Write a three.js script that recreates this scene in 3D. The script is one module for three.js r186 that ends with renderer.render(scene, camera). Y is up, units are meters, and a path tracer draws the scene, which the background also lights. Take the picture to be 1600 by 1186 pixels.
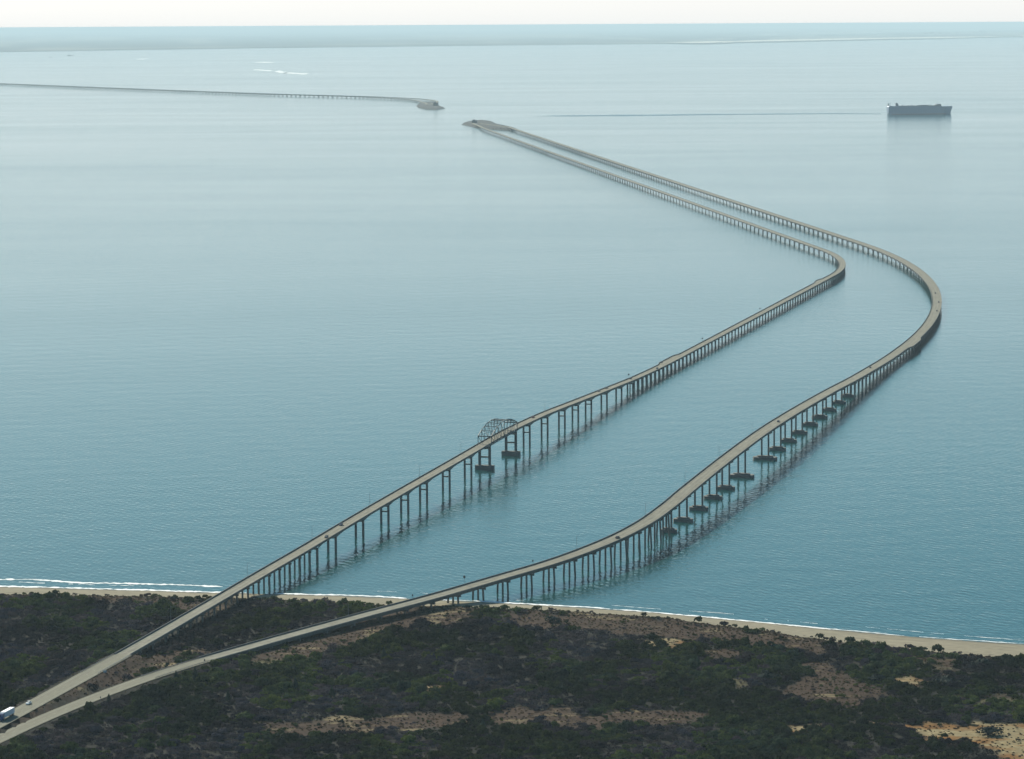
import * as THREE from 'three';
import { mergeGeometries } from 'three/addons/utils/BufferGeometryUtils.js';

// ------------------------------------------------------------------ camera, sky, sun, exposure
const scene = new THREE.Scene();
const EYE = 370, rad = Math.PI / 180;
const camera = new THREE.PerspectiveCamera(13.0112, 1600 / 1186, 5, 2500000);
camera.position.set(0, EYE, 0);
camera.rotation.order = 'YXZ';
camera.rotation.set(-6.0865 * rad, 0, -0.32 * rad);

const SUN_AZ = -30 * rad, SUN_EL = 32 * rad;   // ahead and to the left, a third of the way up
const sunDir = new THREE.Vector3(Math.sin(SUN_AZ) * Math.cos(SUN_EL), Math.sin(SUN_EL), -Math.cos(SUN_AZ) * Math.cos(SUN_EL));
{
  const W = 512, H = 256, data = new Float32Array(W * H * 4);
  for (let r = 0; r < H; r++) {
    const el = ((r + 0.5) / H - 0.5) * Math.PI, up = Math.max(0, Math.sin(el));
    for (let c = 0; c < W; c++) {
      const a = ((c + 0.5) / W - 0.5) * 2 * Math.PI, x = Math.cos(a) * Math.cos(el), z = Math.sin(a) * Math.cos(el);
      const cs = x * sunDir.x + up * sunDir.y + z * sunDir.z;
      const fw = 0.60 + 0.40 * Math.pow(cs * 0.5 + 0.5, 1.3), h = Math.exp(-((up / 0.09) ** 2)) * fw, w = Math.exp(-((up / 0.155) ** 2)) * fw, m = Math.exp(-up / 0.3);   // bright haze layer, stronger towards the sun, under a blue sky
      const glow = 0.26 * Math.exp((cs - 1) * 9);
      const o = (r * W + c) * 4;
      data[o] = 0.030 + 0.024 * m + 0.40 * h + 0.115 * w + glow;
      data[o + 1] = 0.100 + 0.100 * m + 0.03 * h + 0.325 * w + glow * 0.97;
      data[o + 2] = 0.198 + 0.118 * m - 0.075 * h + 0.285 * w + glow * 0.88;
      data[o + 3] = 1;
    }
  }
  const sky = new THREE.DataTexture(data, W, H, THREE.RGBAFormat, THREE.FloatType);
  sky.mapping = THREE.EquirectangularReflectionMapping; sky.magFilter = THREE.LinearFilter; sky.minFilter = THREE.LinearFilter;
  sky.colorSpace = THREE.LinearSRGBColorSpace; sky.needsUpdate = true;
  scene.background = sky; scene.environment = sky;
}
const sun = new THREE.DirectionalLight(new THREE.Color().setRGB(1, 0.96, 0.83), 4.8);
sun.name = 'sun';
sun.position.copy(sunDir).multiplyScalar(4000).add(new THREE.Vector3(0, 0, -2200));
sun.target.position.set(0, 0, -2200);
sun.castShadow = true;
Object.assign(sun.shadow.camera, { left: -900, right: 900, top: 900, bottom: -900, near: 10, far: 9000 });
sun.shadow.mapSize.set(4096, 4096);
scene.add(sun, sun.target);
const renderer = new THREE.WebGLRenderer({ antialias: true });
renderer.toneMapping = THREE.LinearToneMapping;
renderer.toneMappingExposure = 1.82;
renderer.shadowMap.enabled = true;
scene.fog = new THREE.FogExp2(new THREE.Color().setRGB(0.74, 0.925, 1.0), 2.05e-5);

// ------------------------------------------------------------------ helpers
function rng(seed) { let s = seed >>> 0; return () => { s = (s + 0x6D2B79F5) >>> 0; let t = s; t = Math.imul(t ^ (t >>> 15), t | 1); t ^= t + Math.imul(t ^ (t >>> 7), t | 61); return ((t ^ (t >>> 14)) >>> 0) / 4294967296; }; }
const hash2 = (ix, iy, s) => { let h = Math.imul(ix, 374761393) ^ Math.imul(iy, 668265263) ^ Math.imul(s, 974634777); h = Math.imul(h ^ (h >>> 13), 1274126177); return ((h ^ (h >>> 16)) >>> 0) / 4294967296; };
function vnoise(x, y, s = 1) {
  const ix = Math.floor(x), iy = Math.floor(y), fx = x - ix, fy = y - iy, u = fx * fx * (3 - 2 * fx), v = fy * fy * (3 - 2 * fy);
  const a = hash2(ix, iy, s), b = hash2(ix + 1, iy, s), c = hash2(ix, iy + 1, s), d = hash2(ix + 1, iy + 1, s);
  return a + (b - a) * u + (c - a) * v + (a - b - c + d) * u * v;
}
function fbm(x, y, s = 1, n = 4) { let t = 0, a = 0.5, w = 0; for (let i = 0; i < n; i++) { t += a * vnoise(x, y, s + i * 17); w += a; a *= 0.5; x = x * 2.03 + 7.1; y = y * 2.03 + 3.7; } return t / w; }
const clamp = (x, a = 0, b = 1) => Math.min(b, Math.max(a, x)), mixn = (a, b, t) => a + (b - a) * t;
const smooth = (a, b, x) => { const t = clamp((x - a) / (b - a)); return t * t * (3 - 2 * t); };
const rgb = (r, g, b) => new THREE.Color().setRGB(r, g, b);
const mat = (r, g, b, rough = 0.9, more = {}) => new THREE.MeshPhysicalMaterial({ color: rgb(r, g, b), roughness: rough, metalness: 0, specularIntensity: rough < 0.8 ? 1 : 0.12, ...more });   // porous and leafy surfaces have next to no gloss
const ordinal = (i) => ['first', 'second', 'third', 'fourth', 'fifth', 'sixth', 'seventh', 'eighth', 'ninth', 'tenth'][i];
const taken = new Map();
function numbered(n) { const k = taken.get(n) ?? 0; taken.set(n, k + 1); return k ? n + '_' + String(k).padStart(3, '0') : n; }
function tag(o, label, category, group, kind) { if (label) o.userData.label = label; if (category) o.userData.category = category; if (group) o.userData.group = group; if (kind) o.userData.kind = kind; return o; }
function meshOf(name, geometry, material, parent) { const m = new THREE.Mesh(geometry, material); m.name = parent === scene ? numbered(name) : name; m.castShadow = m.receiveShadow = true; parent.add(m); return m; }
function thing(name, label, category, group) { const g = new THREE.Group(); g.name = numbered(name); scene.add(g); return tag(g, label, category, group); }
function sub(name, parent) { const g = new THREE.Group(); g.name = name; parent.add(g); return g; }
function dataTex(w, h, fill, { srgb = true, channel = 0, repeat } = {}) {
  const d = new Uint8Array(w * h * 4), c = [0, 0, 0];
  for (let y = 0; y < h; y++) for (let x = 0; x < w; x++) { fill(x, y, c); const o = (y * w + x) * 4; d[o] = clamp(c[0], 0, 255); d[o + 1] = clamp(c[1], 0, 255); d[o + 2] = clamp(c[2], 0, 255); d[o + 3] = 255; }
  const t = new THREE.DataTexture(d, w, h, THREE.RGBAFormat, THREE.UnsignedByteType);
  t.wrapS = t.wrapT = THREE.RepeatWrapping; t.magFilter = THREE.LinearFilter; t.minFilter = THREE.LinearMipmapLinearFilter;
  if (srgb) t.colorSpace = THREE.SRGBColorSpace; if (repeat) t.repeat.set(...repeat); t.channel = channel; t.needsUpdate = true;
  return t;
}
const enc = (l) => 255 * (l <= 0.0031308 ? 12.92 * l : 1.055 * Math.pow(l, 1 / 2.4) - 0.055);   // linear to sRGB byte
function box(w, h, d, x = 0, y = 0, z = 0, ry = 0) { const g = new THREE.BoxGeometry(w, h, d); if (ry) g.rotateY(ry); g.translate(x, y, z); return g; }
function bar(a, b, w, h = w) {                       // square bar between two points
  const A = new THREE.Vector3(...a), B = new THREE.Vector3(...b), d = B.clone().sub(A), g = new THREE.BoxGeometry(w, h, d.length());
  g.applyQuaternion(new THREE.Quaternion().setFromUnitVectors(new THREE.Vector3(0, 0, 1), d.clone().normalize()));
  g.translate((A.x + B.x) / 2, (A.y + B.y) / 2, (A.z + B.z) / 2); return g;
}
function cyl(r0, r1, h, x, y, z, n = 10) { const g = new THREE.CylinderGeometry(r1, r0, h, n, 1); g.translate(x, y + h / 2, z); return g; }
function leanCyl(a, b, r, n = 10) {
  const A = new THREE.Vector3(...a), B = new THREE.Vector3(...b), d = B.clone().sub(A), g = new THREE.CylinderGeometry(r, r, d.length(), n, 1);
  g.applyQuaternion(new THREE.Quaternion().setFromUnitVectors(new THREE.Vector3(0, 1, 0), d.clone().normalize()));
  g.translate((A.x + B.x) / 2, (A.y + B.y) / 2, (A.z + B.z) / 2); return g;
}
function interp(tab, d) {                            // monotone-ish cubic through [d, v] pairs
  const n = tab.length; if (d <= tab[0][0]) return tab[0][1]; if (d >= tab[n - 1][0]) return tab[n - 1][1];
  let i = 0; while (tab[i + 1][0] < d) i++;
  const s = (k) => k <= 0 || k >= n - 1 ? 0 : (tab[k + 1][1] - tab[k - 1][1]) / (tab[k + 1][0] - tab[k - 1][0]);
  const w = tab[i + 1][0] - tab[i][0], t = (d - tab[i][0]) / w, t2 = t * t, t3 = t2 * t;
  return (2 * t3 - 3 * t2 + 1) * tab[i][1] + (t3 - 2 * t2 + t) * w * s(i) + (-2 * t3 + 3 * t2) * tab[i + 1][1] + (t3 - t2) * w * s(i + 1);
}

// ------------------------------------------------------------------ where the two bridges run: plan as [x, distance], height by distance
function fillet(p0, p1, p2, R, n = 60) {
  const u = [p0[0] - p1[0], p0[1] - p1[1]], v = [p2[0] - p1[0], p2[1] - p1[1]], lu = Math.hypot(...u), lv = Math.hypot(...v);
  const cosA = (u[0] * v[0] + u[1] * v[1]) / lu / lv, half = Math.acos(clamp(cosA, -1, 1)) / 2, T = R / Math.tan(half), out = [];
  const a = [p1[0] + u[0] / lu * T, p1[1] + u[1] / lu * T], b = [p1[0] + v[0] / lv * T, p1[1] + v[1] / lv * T];
  const bis = [u[0] / lu + v[0] / lv, u[1] / lu + v[1] / lv], lb = Math.hypot(...bis), c = [p1[0] + bis[0] / lb * R / Math.sin(half), p1[1] + bis[1] / lb * R / Math.sin(half)];
  let a0 = Math.atan2(a[1] - c[1], a[0] - c[0]), a1 = Math.atan2(b[1] - c[1], b[0] - c[0]); while (a1 - a0 > Math.PI) a1 -= 2 * Math.PI; while (a1 - a0 < -Math.PI) a1 += 2 * Math.PI;
  for (let i = 0; i <= n; i++) { const t = a0 + (a1 - a0) * i / n; out.push([c[0] + R * Math.cos(t), c[1] + R * Math.sin(t)]); }
  return out;
}
class Route {
  constructor(pts, heights) { this.p = pts; this.hs = heights; this.s = [0]; for (let i = 1; i < pts.length; i++) this.s.push(this.s[i - 1] + Math.hypot(pts[i][0] - pts[i - 1][0], pts[i][1] - pts[i - 1][1])); this.length = this.s[this.s.length - 1]; }
  at(s) {
    let lo = 0, hi = this.s.length - 2; s = clamp(s, 0, this.length);
    while (lo < hi) { const m = (lo + hi + 1) >> 1; if (this.s[m] <= s) lo = m; else hi = m - 1; }
    const t = (s - this.s[lo]) / (this.s[lo + 1] - this.s[lo]), a = this.p[lo], b = this.p[lo + 1], n = this.p[Math.min(lo + 2, this.p.length - 1)], pv = this.p[Math.max(lo - 1, 0)];
    const tx = mixn(b[0] - pv[0], n[0] - a[0], t), td = mixn(b[1] - pv[1], n[1] - a[1], t), l = Math.hypot(tx, td);
    const x = mixn(a[0], b[0], t), D = mixn(a[1], b[1], t);
    return { s, x, D, h: interp(this.hs, D), tx: tx / l, td: td / l };       // (td, -tx) points to the right of travel away from the camera
  }
  sOf(D) { let i = 0; while (i < this.p.length - 2 && this.p[i + 1][1] < D) i++; const a = this.p[i], b = this.p[i + 1]; return this.s[i] + (D - a[1]) / (b[1] - a[1]) * (this.s[i + 1] - this.s[i]); }
  off(s, o) { const q = this.at(s); return [q.x + q.td * o, q.D - q.tx * o, q.h, q]; }
}
const lineL = (D) => -138.4 + 0.2399 * (D - 2281.7);
const L_END = 11749, R_END = 11866;
const LHEIGHT = [[1526.8, 5.3], [1744.9, 5.5], [1882.6, 6.3], [1953.6, 7.1], [2033.2, 8.4], [2100.4, 9.6], [2171.8, 11.0], [2260.2, 12.5], [2355.1, 14.6], [2458.7, 16.6], [2571, 18.4], [2694.3, 20.3], [2761.4, 21.5], [2809.4, 22.2], [2868.1, 22.3], [2978.2, 20.9], [3098.3, 17.6], [3184.3, 15.2], [3281.3, 12.6], [3374.1, 10.2], [3475.8, 8.6], [3595, 7.9], [11196, 8.0], [11711, 8.6]];
const RHEIGHT = [[1526.8, 3.5], [1757.4, 3.7], [1863.8, 4.1], [1943.2, 4.9], [2030.1, 6.7], [2089.9, 8.2], [2152.9, 10.9], [2200.2, 12.6], [2258.1, 15.0], [2321.4, 17.2], [2399.5, 19.4], [2475.7, 21.5], [2598.6, 23.7], [2724.1, 25.0], [2830.7, 25.0], [2948.3, 23.4], [3051.1, 21.3], [3190.8, 17.8], [3324.4, 13.7], [3460.6, 10.6], [3562.5, 8.7], [3671.1, 7.9], [11196, 8.0], [11711, 8.6]];
const meet = (xa, ka, Da, xb, kb, Db) => { const D = (xb - kb * Db - xa + ka * Da) / (ka - kb); return [xa + ka * (D - Da), D]; };
const pL = meet(-138.4, 0.2399, 2281.7, 465.1, -0.0929, 5705.9), pR = meet(114.2, 0.2496, 2410.9, 561.8, -0.0919, 5650.2);
const routeL = new Route([[lineL(1480), 1480], [lineL(1850), 1850], ...fillet([lineL(2000), 2000], pL, [465.1 - 0.0929 * (10000 - 5705.9), 10000], 1700), [465.1 - 0.0929 * (L_END - 5705.9), L_END]], LHEIGHT);
const rStart = new THREE.SplineCurve([[-317.5, 1506.1], [-288.4, 1620.1], [-248, 1753.2], [-202.3, 1861.7], [-151.4, 1947.4], [-93.2, 2032.2], [-31.8, 2116.1], [24.6, 2196], [64.7, 2267.6], [92.5, 2336.1], [114.2, 2410.9], [127.6, 2464]].map((q) => new THREE.Vector2(...q))).getPoints(120).map((q) => [q.x, q.y]);
const routeR = new Route([...rStart, ...fillet([114.2, 2410.9], pR, [561.8 - 0.0919 * (10000 - 5650.2), 10000], 5350), [561.8 - 0.0919 * (R_END - 5650.2), R_END]], RHEIGHT);
const ABUT_L = routeL.sOf(1909.7), ABUT_R = routeR.sOf(1905.5);

// sweep a closed outline [[offset, height], ...] along a route
function sweep(route, s0, s1, outline, step = 8, { drop = 0, vary } = {}) {
  const n = Math.max(1, Math.ceil((s1 - s0) / step)), pos = [], uv = [], idx = [];
  const rows = []; for (let i = 0; i <= n; i++) { const s = s0 + (s1 - s0) * i / n, q = route.at(s); rows.push({ q, o: vary ? vary(s, outline) : outline }); }
  const m = outline.length; let run = 0;
  for (let k = 0; k < m; k++) {
    const base = pos.length / 3, w = Math.hypot(outline[(k + 1) % m][0] - outline[k][0], outline[(k + 1) % m][1] - outline[k][1]);
    for (const { q, o } of rows) for (let e = 0; e < 2; e++) { const [of, hh] = o[(k + e) % m]; pos.push(q.x + q.td * of, q.h + hh - drop, -(q.D - q.tx * of)); uv.push(run + e * w, q.s); }
    run += w;
    for (let i = 0; i < n; i++) { const a = base + i * 2; idx.push(a, a + 1, a + 2, a + 1, a + 3, a + 2); }
  }
  for (const [ri, flip] of [[0, false], [n, true]]) {
    const base = pos.length / 3, { q, o } = rows[ri]; for (const [of, hh] of o) { pos.push(q.x + q.td * of, q.h + hh - drop, -(q.D - q.tx * of)); uv.push(of, hh); }
    for (let k = 1; k < m - 1; k++) idx.push(base, flip ? base + k : base + k + 1, flip ? base + k + 1 : base + k);
  }
  const g = new THREE.BufferGeometry(); g.setAttribute('position', new THREE.Float32BufferAttribute(pos, 3)); g.setAttribute('uv', new THREE.Float32BufferAttribute(uv, 2)); g.setIndex(idx); g.computeVertexNormals(); return g;
}
const rect = (o0, o1, h0, h1) => [[o0, h0], [o0, h1], [o1, h1], [o1, h0]];

// ------------------------------------------------------------------ the sea
function waveMaps() {
  const N = 1024, TILE = 300, R = rng(77), waves = [];
  for (let i = 0; i < 64; i++) {
    const lam = 1.4 * Math.pow(7.0, R()), dir = (38 + 80 * (R() + R() - 1)) * rad, k = TILE / lam;
    const kx = Math.round(k * Math.cos(dir)), kz = Math.round(k * Math.sin(dir)), kk = Math.hypot(kx, kz) || 1;
    waves.push([kx, kz, (TILE / kk) * (0.7 + 0.6 * R()), R() * 6.283]);
  }
  const sx = new Float32Array(N * N), sz = new Float32Array(N * N); let sum = 0;
  for (const [kx, kz, amp, ph] of waves) {
    const f = 2 * Math.PI / N, ax = amp * kx * 2 * Math.PI / TILE, az = amp * kz * 2 * Math.PI / TILE;
    for (let y = 0; y < N; y++) { const p0 = ph + f * kz * y; for (let x = 0; x < N; x++) { const c = Math.cos(p0 + f * kx * x), o = y * N + x; sx[o] += ax * c; sz[o] += az * c; } }
  }
  for (let i = 0; i < N * N; i++) sum += sx[i] * sx[i] + sz[i] * sz[i];
  const k = 1 / Math.sqrt(sum / (N * N)), d = new Float32Array(N * N * 4);   // unit rms slope
  return { N, TILE, sx, sz, k };
}
const RMS_SLOPE = 0.031;
const wm = waveMaps();
const normalTex = (() => {
  const d = new Float32Array(wm.N * wm.N * 4);
  for (let i = 0; i < wm.N * wm.N; i++) { const a = -wm.sx[i] * wm.k * RMS_SLOPE, b = -wm.sz[i] * wm.k * RMS_SLOPE, l = Math.hypot(a, b, 1); d[i * 4] = a / l * 0.5 + 0.5; d[i * 4 + 1] = b / l * 0.5 + 0.5; d[i * 4 + 2] = 1 / l * 0.5 + 0.5; d[i * 4 + 3] = 1; }
  const t = new THREE.DataTexture(d, wm.N, wm.N, THREE.RGBAFormat, THREE.FloatType); t.wrapS = t.wrapT = THREE.RepeatWrapping; t.magFilter = THREE.LinearFilter; t.repeat.set(1 / wm.TILE, 1 / wm.TILE); t.needsUpdate = true; return t;
})();
// wind patches and tide lines: how ruffled the surface is, one texel about 25 m by 100 m
const ruffle = dataTex(1024, 1024, (x, y, c) => {
  const px = (k) => { const a = x / 1024 * k; return a; };
  const wrap = (fx, fy, s) => { const u = x / 1024, v = y / 1024; const n = (a, b) => fbm(a, b, s, 4); const A = n(u * fx, v * fy), B = n((u - 1) * fx, v * fy), C = n(u * fx, (v - 1) * fy), E2 = n((u - 1) * fx, (v - 1) * fy); const i = mixn(A, B, u), j = mixn(C, E2, u); return mixn(i, j, v); };
  const t = wrap(5, 34, 5) * 0.6 + wrap(16, 90, 9) * 0.4;
  const g = 105 + 190 * (t - 0.36); c[0] = c[1] = c[2] = clamp(g, 40, 255);
}, { srgb: false, channel: 1 });
const swell = (() => {                               // long low undulations, 600 m to the tile
  const N = 512, d = new Float32Array(N * N * 4), R = rng(5), w = []; for (let i = 0; i < 40; i++) { const k = 9 + 22 * R(), a = R() * 6.283; w.push([Math.round(k * Math.cos(a)), Math.round(k * Math.sin(a)), 1 / k, R() * 6.283]); }
  for (let y = 0; y < N; y++) for (let x = 0; x < N; x++) { let t = 0; for (const [kx, kz, am, ph] of w) t += am * Math.cos(6.28319 * (kx * x + kz * y) / N + ph); const o = (y * N + x) * 4; d[o] = d[o + 1] = d[o + 2] = 0.5 + 0.9 * t; d[o + 3] = 1; }
  const t = new THREE.DataTexture(d, N, N, THREE.RGBAFormat, THREE.FloatType); t.wrapS = t.wrapT = THREE.RepeatWrapping; t.magFilter = THREE.LinearFilter; t.repeat.set(1 / 610, 1 / 610); t.needsUpdate = true; return t;
})();
const waterMat = new THREE.MeshPhysicalMaterial({ bumpMap: swell, bumpScale: 0.09, color: rgb(0.006, 0.044, 0.044), roughness: 0.19, roughnessMap: ruffle, ior: 1.333, normalMap: normalTex });
waterMat.normalScale.set(1, 1);
{
  // rings round the point under the camera, close together near it
  const radii = [300]; while (radii[radii.length - 1] < 1e6) radii.push(Math.min(1e6, radii[radii.length - 1] * 1.13));
  const seg = 180, pos = [], nor = [], uv = [], uv1 = [], idx = [];
  for (const r of radii) for (let i = 0; i <= seg; i++) { const a = i / seg * 2 * Math.PI, x = r * Math.sin(a), D = r * Math.cos(a); pos.push(x, 0, -D); nor.push(0, 1, 0); uv.push(x, D); uv1.push(x / 9000 + 0.37, D / 15000); }
  for (let j = 0; j < radii.length - 1; j++) for (let i = 0; i < seg; i++) { const a = j * (seg + 1) + i, b = a + 1, c = a + seg + 1, d = c + 1; idx.push(a, b, c, b, d, c); }
  const c0 = pos.length / 3; pos.push(0, 0, 0); nor.push(0, 1, 0); uv.push(0, 0); uv1.push(0.37, 0); for (let i = 0; i < seg; i++) idx.push(c0, i + 1, i);
  const g = new THREE.BufferGeometry(); g.setAttribute('position', new THREE.Float32BufferAttribute(pos, 3)); g.setAttribute('normal', new THREE.Float32BufferAttribute(nor, 3)); g.setAttribute('uv', new THREE.Float32BufferAttribute(uv, 2)); g.setAttribute('uv1', new THREE.Float32BufferAttribute(uv1, 2)); g.setIndex(idx);
  tag(meshOf('sea', g, waterMat, scene), 'calm blue green bay water rippled by light wind', 'water', null, 'structure');
}

// ------------------------------------------------------------------ the island in the foreground
const SHORE = [[-780.2, 2273.9], [-533.5, 2221.2], [-341.8, 2188.5], [-298.1, 2180.7], [-254.8, 2172.9], [-211.6, 2164], [-157.5, 2153.9], [-110.8, 2145.8], [-75.7, 2136.4], [-29.7, 2122.4], [-0.8, 2112.1], [44.2, 2096.6], [88.3, 2077.6], [131.3, 2053.4], [158.2, 2037.5], [189.2, 2018.2], [229.7, 1996.1], [260.1, 1980.6], [306.1, 1961.4], [429.3, 1901.4], [775.3, 1724.1]];
const VEG = [[-779.8, 2226.5], [-533.2, 2176], [-335, 2145.9], [-271.7, 2139.3], [-208.4, 2129.9], [-154.8, 2118.5], [-108.7, 2103.8], [-74.5, 2098.1], [-29.3, 2088.3], [-0.8, 2081.1], [43.5, 2067.4], [87.2, 2048.8], [128.9, 2019.6], [155.2, 1997.3], [184.3, 1968.8], [223.9, 1944.8], [252.8, 1924.8], [296.2, 1899.6], [429, 1833.5], [774.7, 1651.3]];
const lin = (t, x) => { if (x <= t[0][0]) return t[0][1]; for (let i = 1; i < t.length; i++) if (x <= t[i][0]) return mixn(t[i - 1][1], t[i][1], (x - t[i - 1][0]) / (t[i][0] - t[i - 1][0])); return t[t.length - 1][1]; };
const shoreD = (x) => lin(SHORE, x) + 3.5 * (fbm(x / 40, 3.3, 21, 3) - 0.5), vegD = (x) => lin(VEG, x) + 9 * (fbm(x / 14, 8.1, 33, 3) - 0.5);
// open ground: [kind, outline in plan]; kind 0 bare sand, 1 dry reddish grass, 2 pale dune grass
const OPEN = [
  [1, [[-152, 1938], [-124, 1922], [-66, 2008], [-36, 2050], [-22, 2080], [-46, 2095], [-90, 2032]]],
  [0, [[184.7, 1727.2], [215.3, 1725.1], [241.8, 1726.2], [283.6, 1729.3], [336.7, 1724.1], [305.6, 1609.7], [265.9, 1619.1], [246.6, 1639.9], [237.5, 1666.9], [211.1, 1690.8], [207.1, 1710.5]]],
  [0, [[142.8, 1728.2], [161.2, 1726.2], [158.1, 1713.7], [144.8, 1715.7]]],
  [1, [[-136.7, 1731.4], [-110.2, 1738.6], [-82.7, 1748], [-56.1, 1758.4], [-28.6, 1754.3], [-24.5, 1733.4], [-34.7, 1716.8], [-68.3, 1714.7], [-101, 1709.5], [-127.5, 1704.3]]],
  [1, [[-15.3, 1765.7], [9.2, 1768.8], [54.1, 1759.5], [88.8, 1759.5], [105.1, 1749.1], [96.9, 1726.2], [76.5, 1717.8], [42.8, 1715.7], [16.3, 1729.3], [-4.1, 1723], [-21.4, 1745.9]]],
  [1, [[161.5, 1886.7], [179.9, 1890.9], [191, 1848.1], [204.2, 1808.5], [203.2, 1787.6], [179.7, 1777.2], [156.2, 1781.4], [146, 1813.7], [153.2, 1838.7], [169.6, 1853.3]]],
  [0, [[211.5, 1843.9], [218.6, 1853.3], [226.8, 1847.1], [230.9, 1836.6], [220.6, 1831.4], [212.5, 1833.5]]],
  [2, [[230, 1904.5], [259.7, 1903.4], [248.3, 1865.8], [243.2, 1861.7], [243.2, 1884.6]]],
  [2, [[256.3, 1803.2], [268.5, 1803.2], [268.5, 1778.2], [252.1, 1770.9], [245, 1776.1], [251.1, 1789.7]]],
  [1, [[31.7, 2065.7], [78.8, 2051], [120.8, 2020.6], [154.5, 1991.3], [185.1, 1958.9], [178.9, 1922.3], [150.3, 1943.2], [113.5, 1963.1], [76.7, 1987.1], [50.1, 2002.8], [30.7, 2024.8]]],
  [1, [[-239.1, 1876.3], [-226, 1918.1], [-213.7, 1943.2], [-191.3, 1945.3], [-172.9, 1952.6], [-189.2, 1923.3], [-210.5, 1878.4], [-232.9, 1824.1], [-256.2, 1759.5], [-290.4, 1630.5], [-305.7, 1630.5], [-267.4, 1759.5], [-247.1, 1798]]],
  [1, [[-141.2, 1997.6], [-117.7, 2036.4], [-97.3, 2058.4], [-81.9, 2080.4], [-65.6, 2089.9], [-57.4, 2071], [-76.8, 2043.7], [-101.3, 2009.1], [-127.9, 1974.6]]],
  [2, [[-153.4, 1927.5], [-138.1, 1947.4], [-131.9, 1923.3], [-142.1, 1903.4], [-150.3, 1900.3]]],
  [1, [[-283.9, 2135], [-207, 2118.2], [-163.9, 2093], [-191.5, 2077.3], [-230.5, 2104.6], [-268.5, 2115.1]]],
  [1, [[110.4, 1931.7], [124.8, 1944.2], [137, 1931.7], [125.7, 1907.6], [112.4, 1896.1]]],
  [2, [[119.5, 1847.1], [131.8, 1854.4], [130.7, 1832.4], [119.5, 1817.8]]],
  [1, [[-5.1, 2066.8], [23.6, 2063.6], [38.9, 2036.4], [18.4, 2006], [-1, 2023.8]]],
  [1, [[-64.5, 2057.3], [-32.8, 2072], [-16.4, 2055.2], [-41, 2034.3], [-63.5, 2021.7]]],
  [0, [[-51.1, 1836.6], [-40.9, 1843.9], [-37.8, 1829.3], [-48, 1823.1]]],
  [0, [[79.8, 1969.3], [104.3, 1967.2], [98.2, 1952.6], [80.8, 1955.7]]],
].map(([kind, p]) => ({ kind, p, lo: [Math.min(...p.map((q) => q[0])) - 25, Math.min(...p.map((q) => q[1])) - 40], hi: [Math.max(...p.map((q) => q[0])) + 25, Math.max(...p.map((q) => q[1])) + 40] }));
function signedDist(p, x, y) {
  let d = 1e9, inside = false;
  for (let i = 0, j = p.length - 1; i < p.length; j = i++) {
    const [ax, ay] = p[j], [bx, by] = p[i], ex = bx - ax, ey = by - ay, t = clamp(((x - ax) * ex + (y - ay) * ey) / (ex * ex + ey * ey));
    d = Math.min(d, Math.hypot(x - ax - ex * t, y - ay - ey * t));
    if ((ay > y) !== (by > y) && x < (bx - ax) * (y - ay) / (by - ay) + ax) inside = !inside;
  }
  return inside ? d : -d;
}
const openAt = (x, D) => {                          // [how open 0..1, kind], edges broken by noise
  const wx = x + 16 * (fbm(x / 11, D / 26, 41, 3) - 0.5), wd = D + 44 * (fbm(x / 13, D / 24, 47, 3) - 0.5);
  let best = 0, kind = 1;
  for (const o of OPEN) if (wx > o.lo[0] && wx < o.hi[0] && wd > o.lo[1] && wd < o.hi[1]) { const v = smooth(-6, 5, signedDist(o.p, wx, wd)); if (v > best) { best = v; kind = o.kind; } }
  return [best, kind];
};
// distance to a road: coarse samples along each land stretch
const roadSamples = []; for (const [r, s1, hw] of [[routeL, ABUT_L, 7.2], [routeR, ABUT_R, 6.9]]) for (let s = 0; s < s1; s += 3) { const q = r.at(s); roadSamples.push([q.x, q.D, q.h, hw, s / s1]); }
function nearRoad(x, D) { let b = 1e9, hit = null; for (const q of roadSamples) { const d = (q[0] - x) ** 2 + (q[1] - D) ** 2; if (d < b) { b = d; hit = q; } } return [Math.sqrt(b), hit]; }
function groundH(x, D) {
  const sd = shoreD(x) - D, vd = vegD(x) - D;
  let h;
  if (sd < 0) h = -0.12 + sd * 0.07; else { const w = Math.max(8, sd - vd); h = -0.12 + 2.0 * smooth(-0.15, 1, sd / w) * 1.0; if (vd > 0) h = 1.75 + 0.5 * smooth(0, 12, vd) + 0.9 * (fbm(x / 22, D / 22, 61, 3) - 0.5) * smooth(0, 20, vd) + 1.2 * Math.exp(-((vd - 7) ** 2) / 40) * fbm(x / 18, 1.5, 64, 2); }
  h = Math.max(h, -4);
  if (D < 2006 && x < 0 && x > -420) { const [d, q] = nearRoad(x, D); if (d < 45) { const top = q[2] - 0.35, sl = (d - q[3] - 1.2) / 2.4; const e = d < q[3] + 1.2 ? top : top - sl; h = Math.max(h, e); if (d < q[3] + 1.2) h = top; } }
  return h;
}
const GX0 = -760, GX1 = 760, GD0 = 1196, GD1 = 2300, GW = GX1 - GX0, GH = GD1 - GD0;
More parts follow.
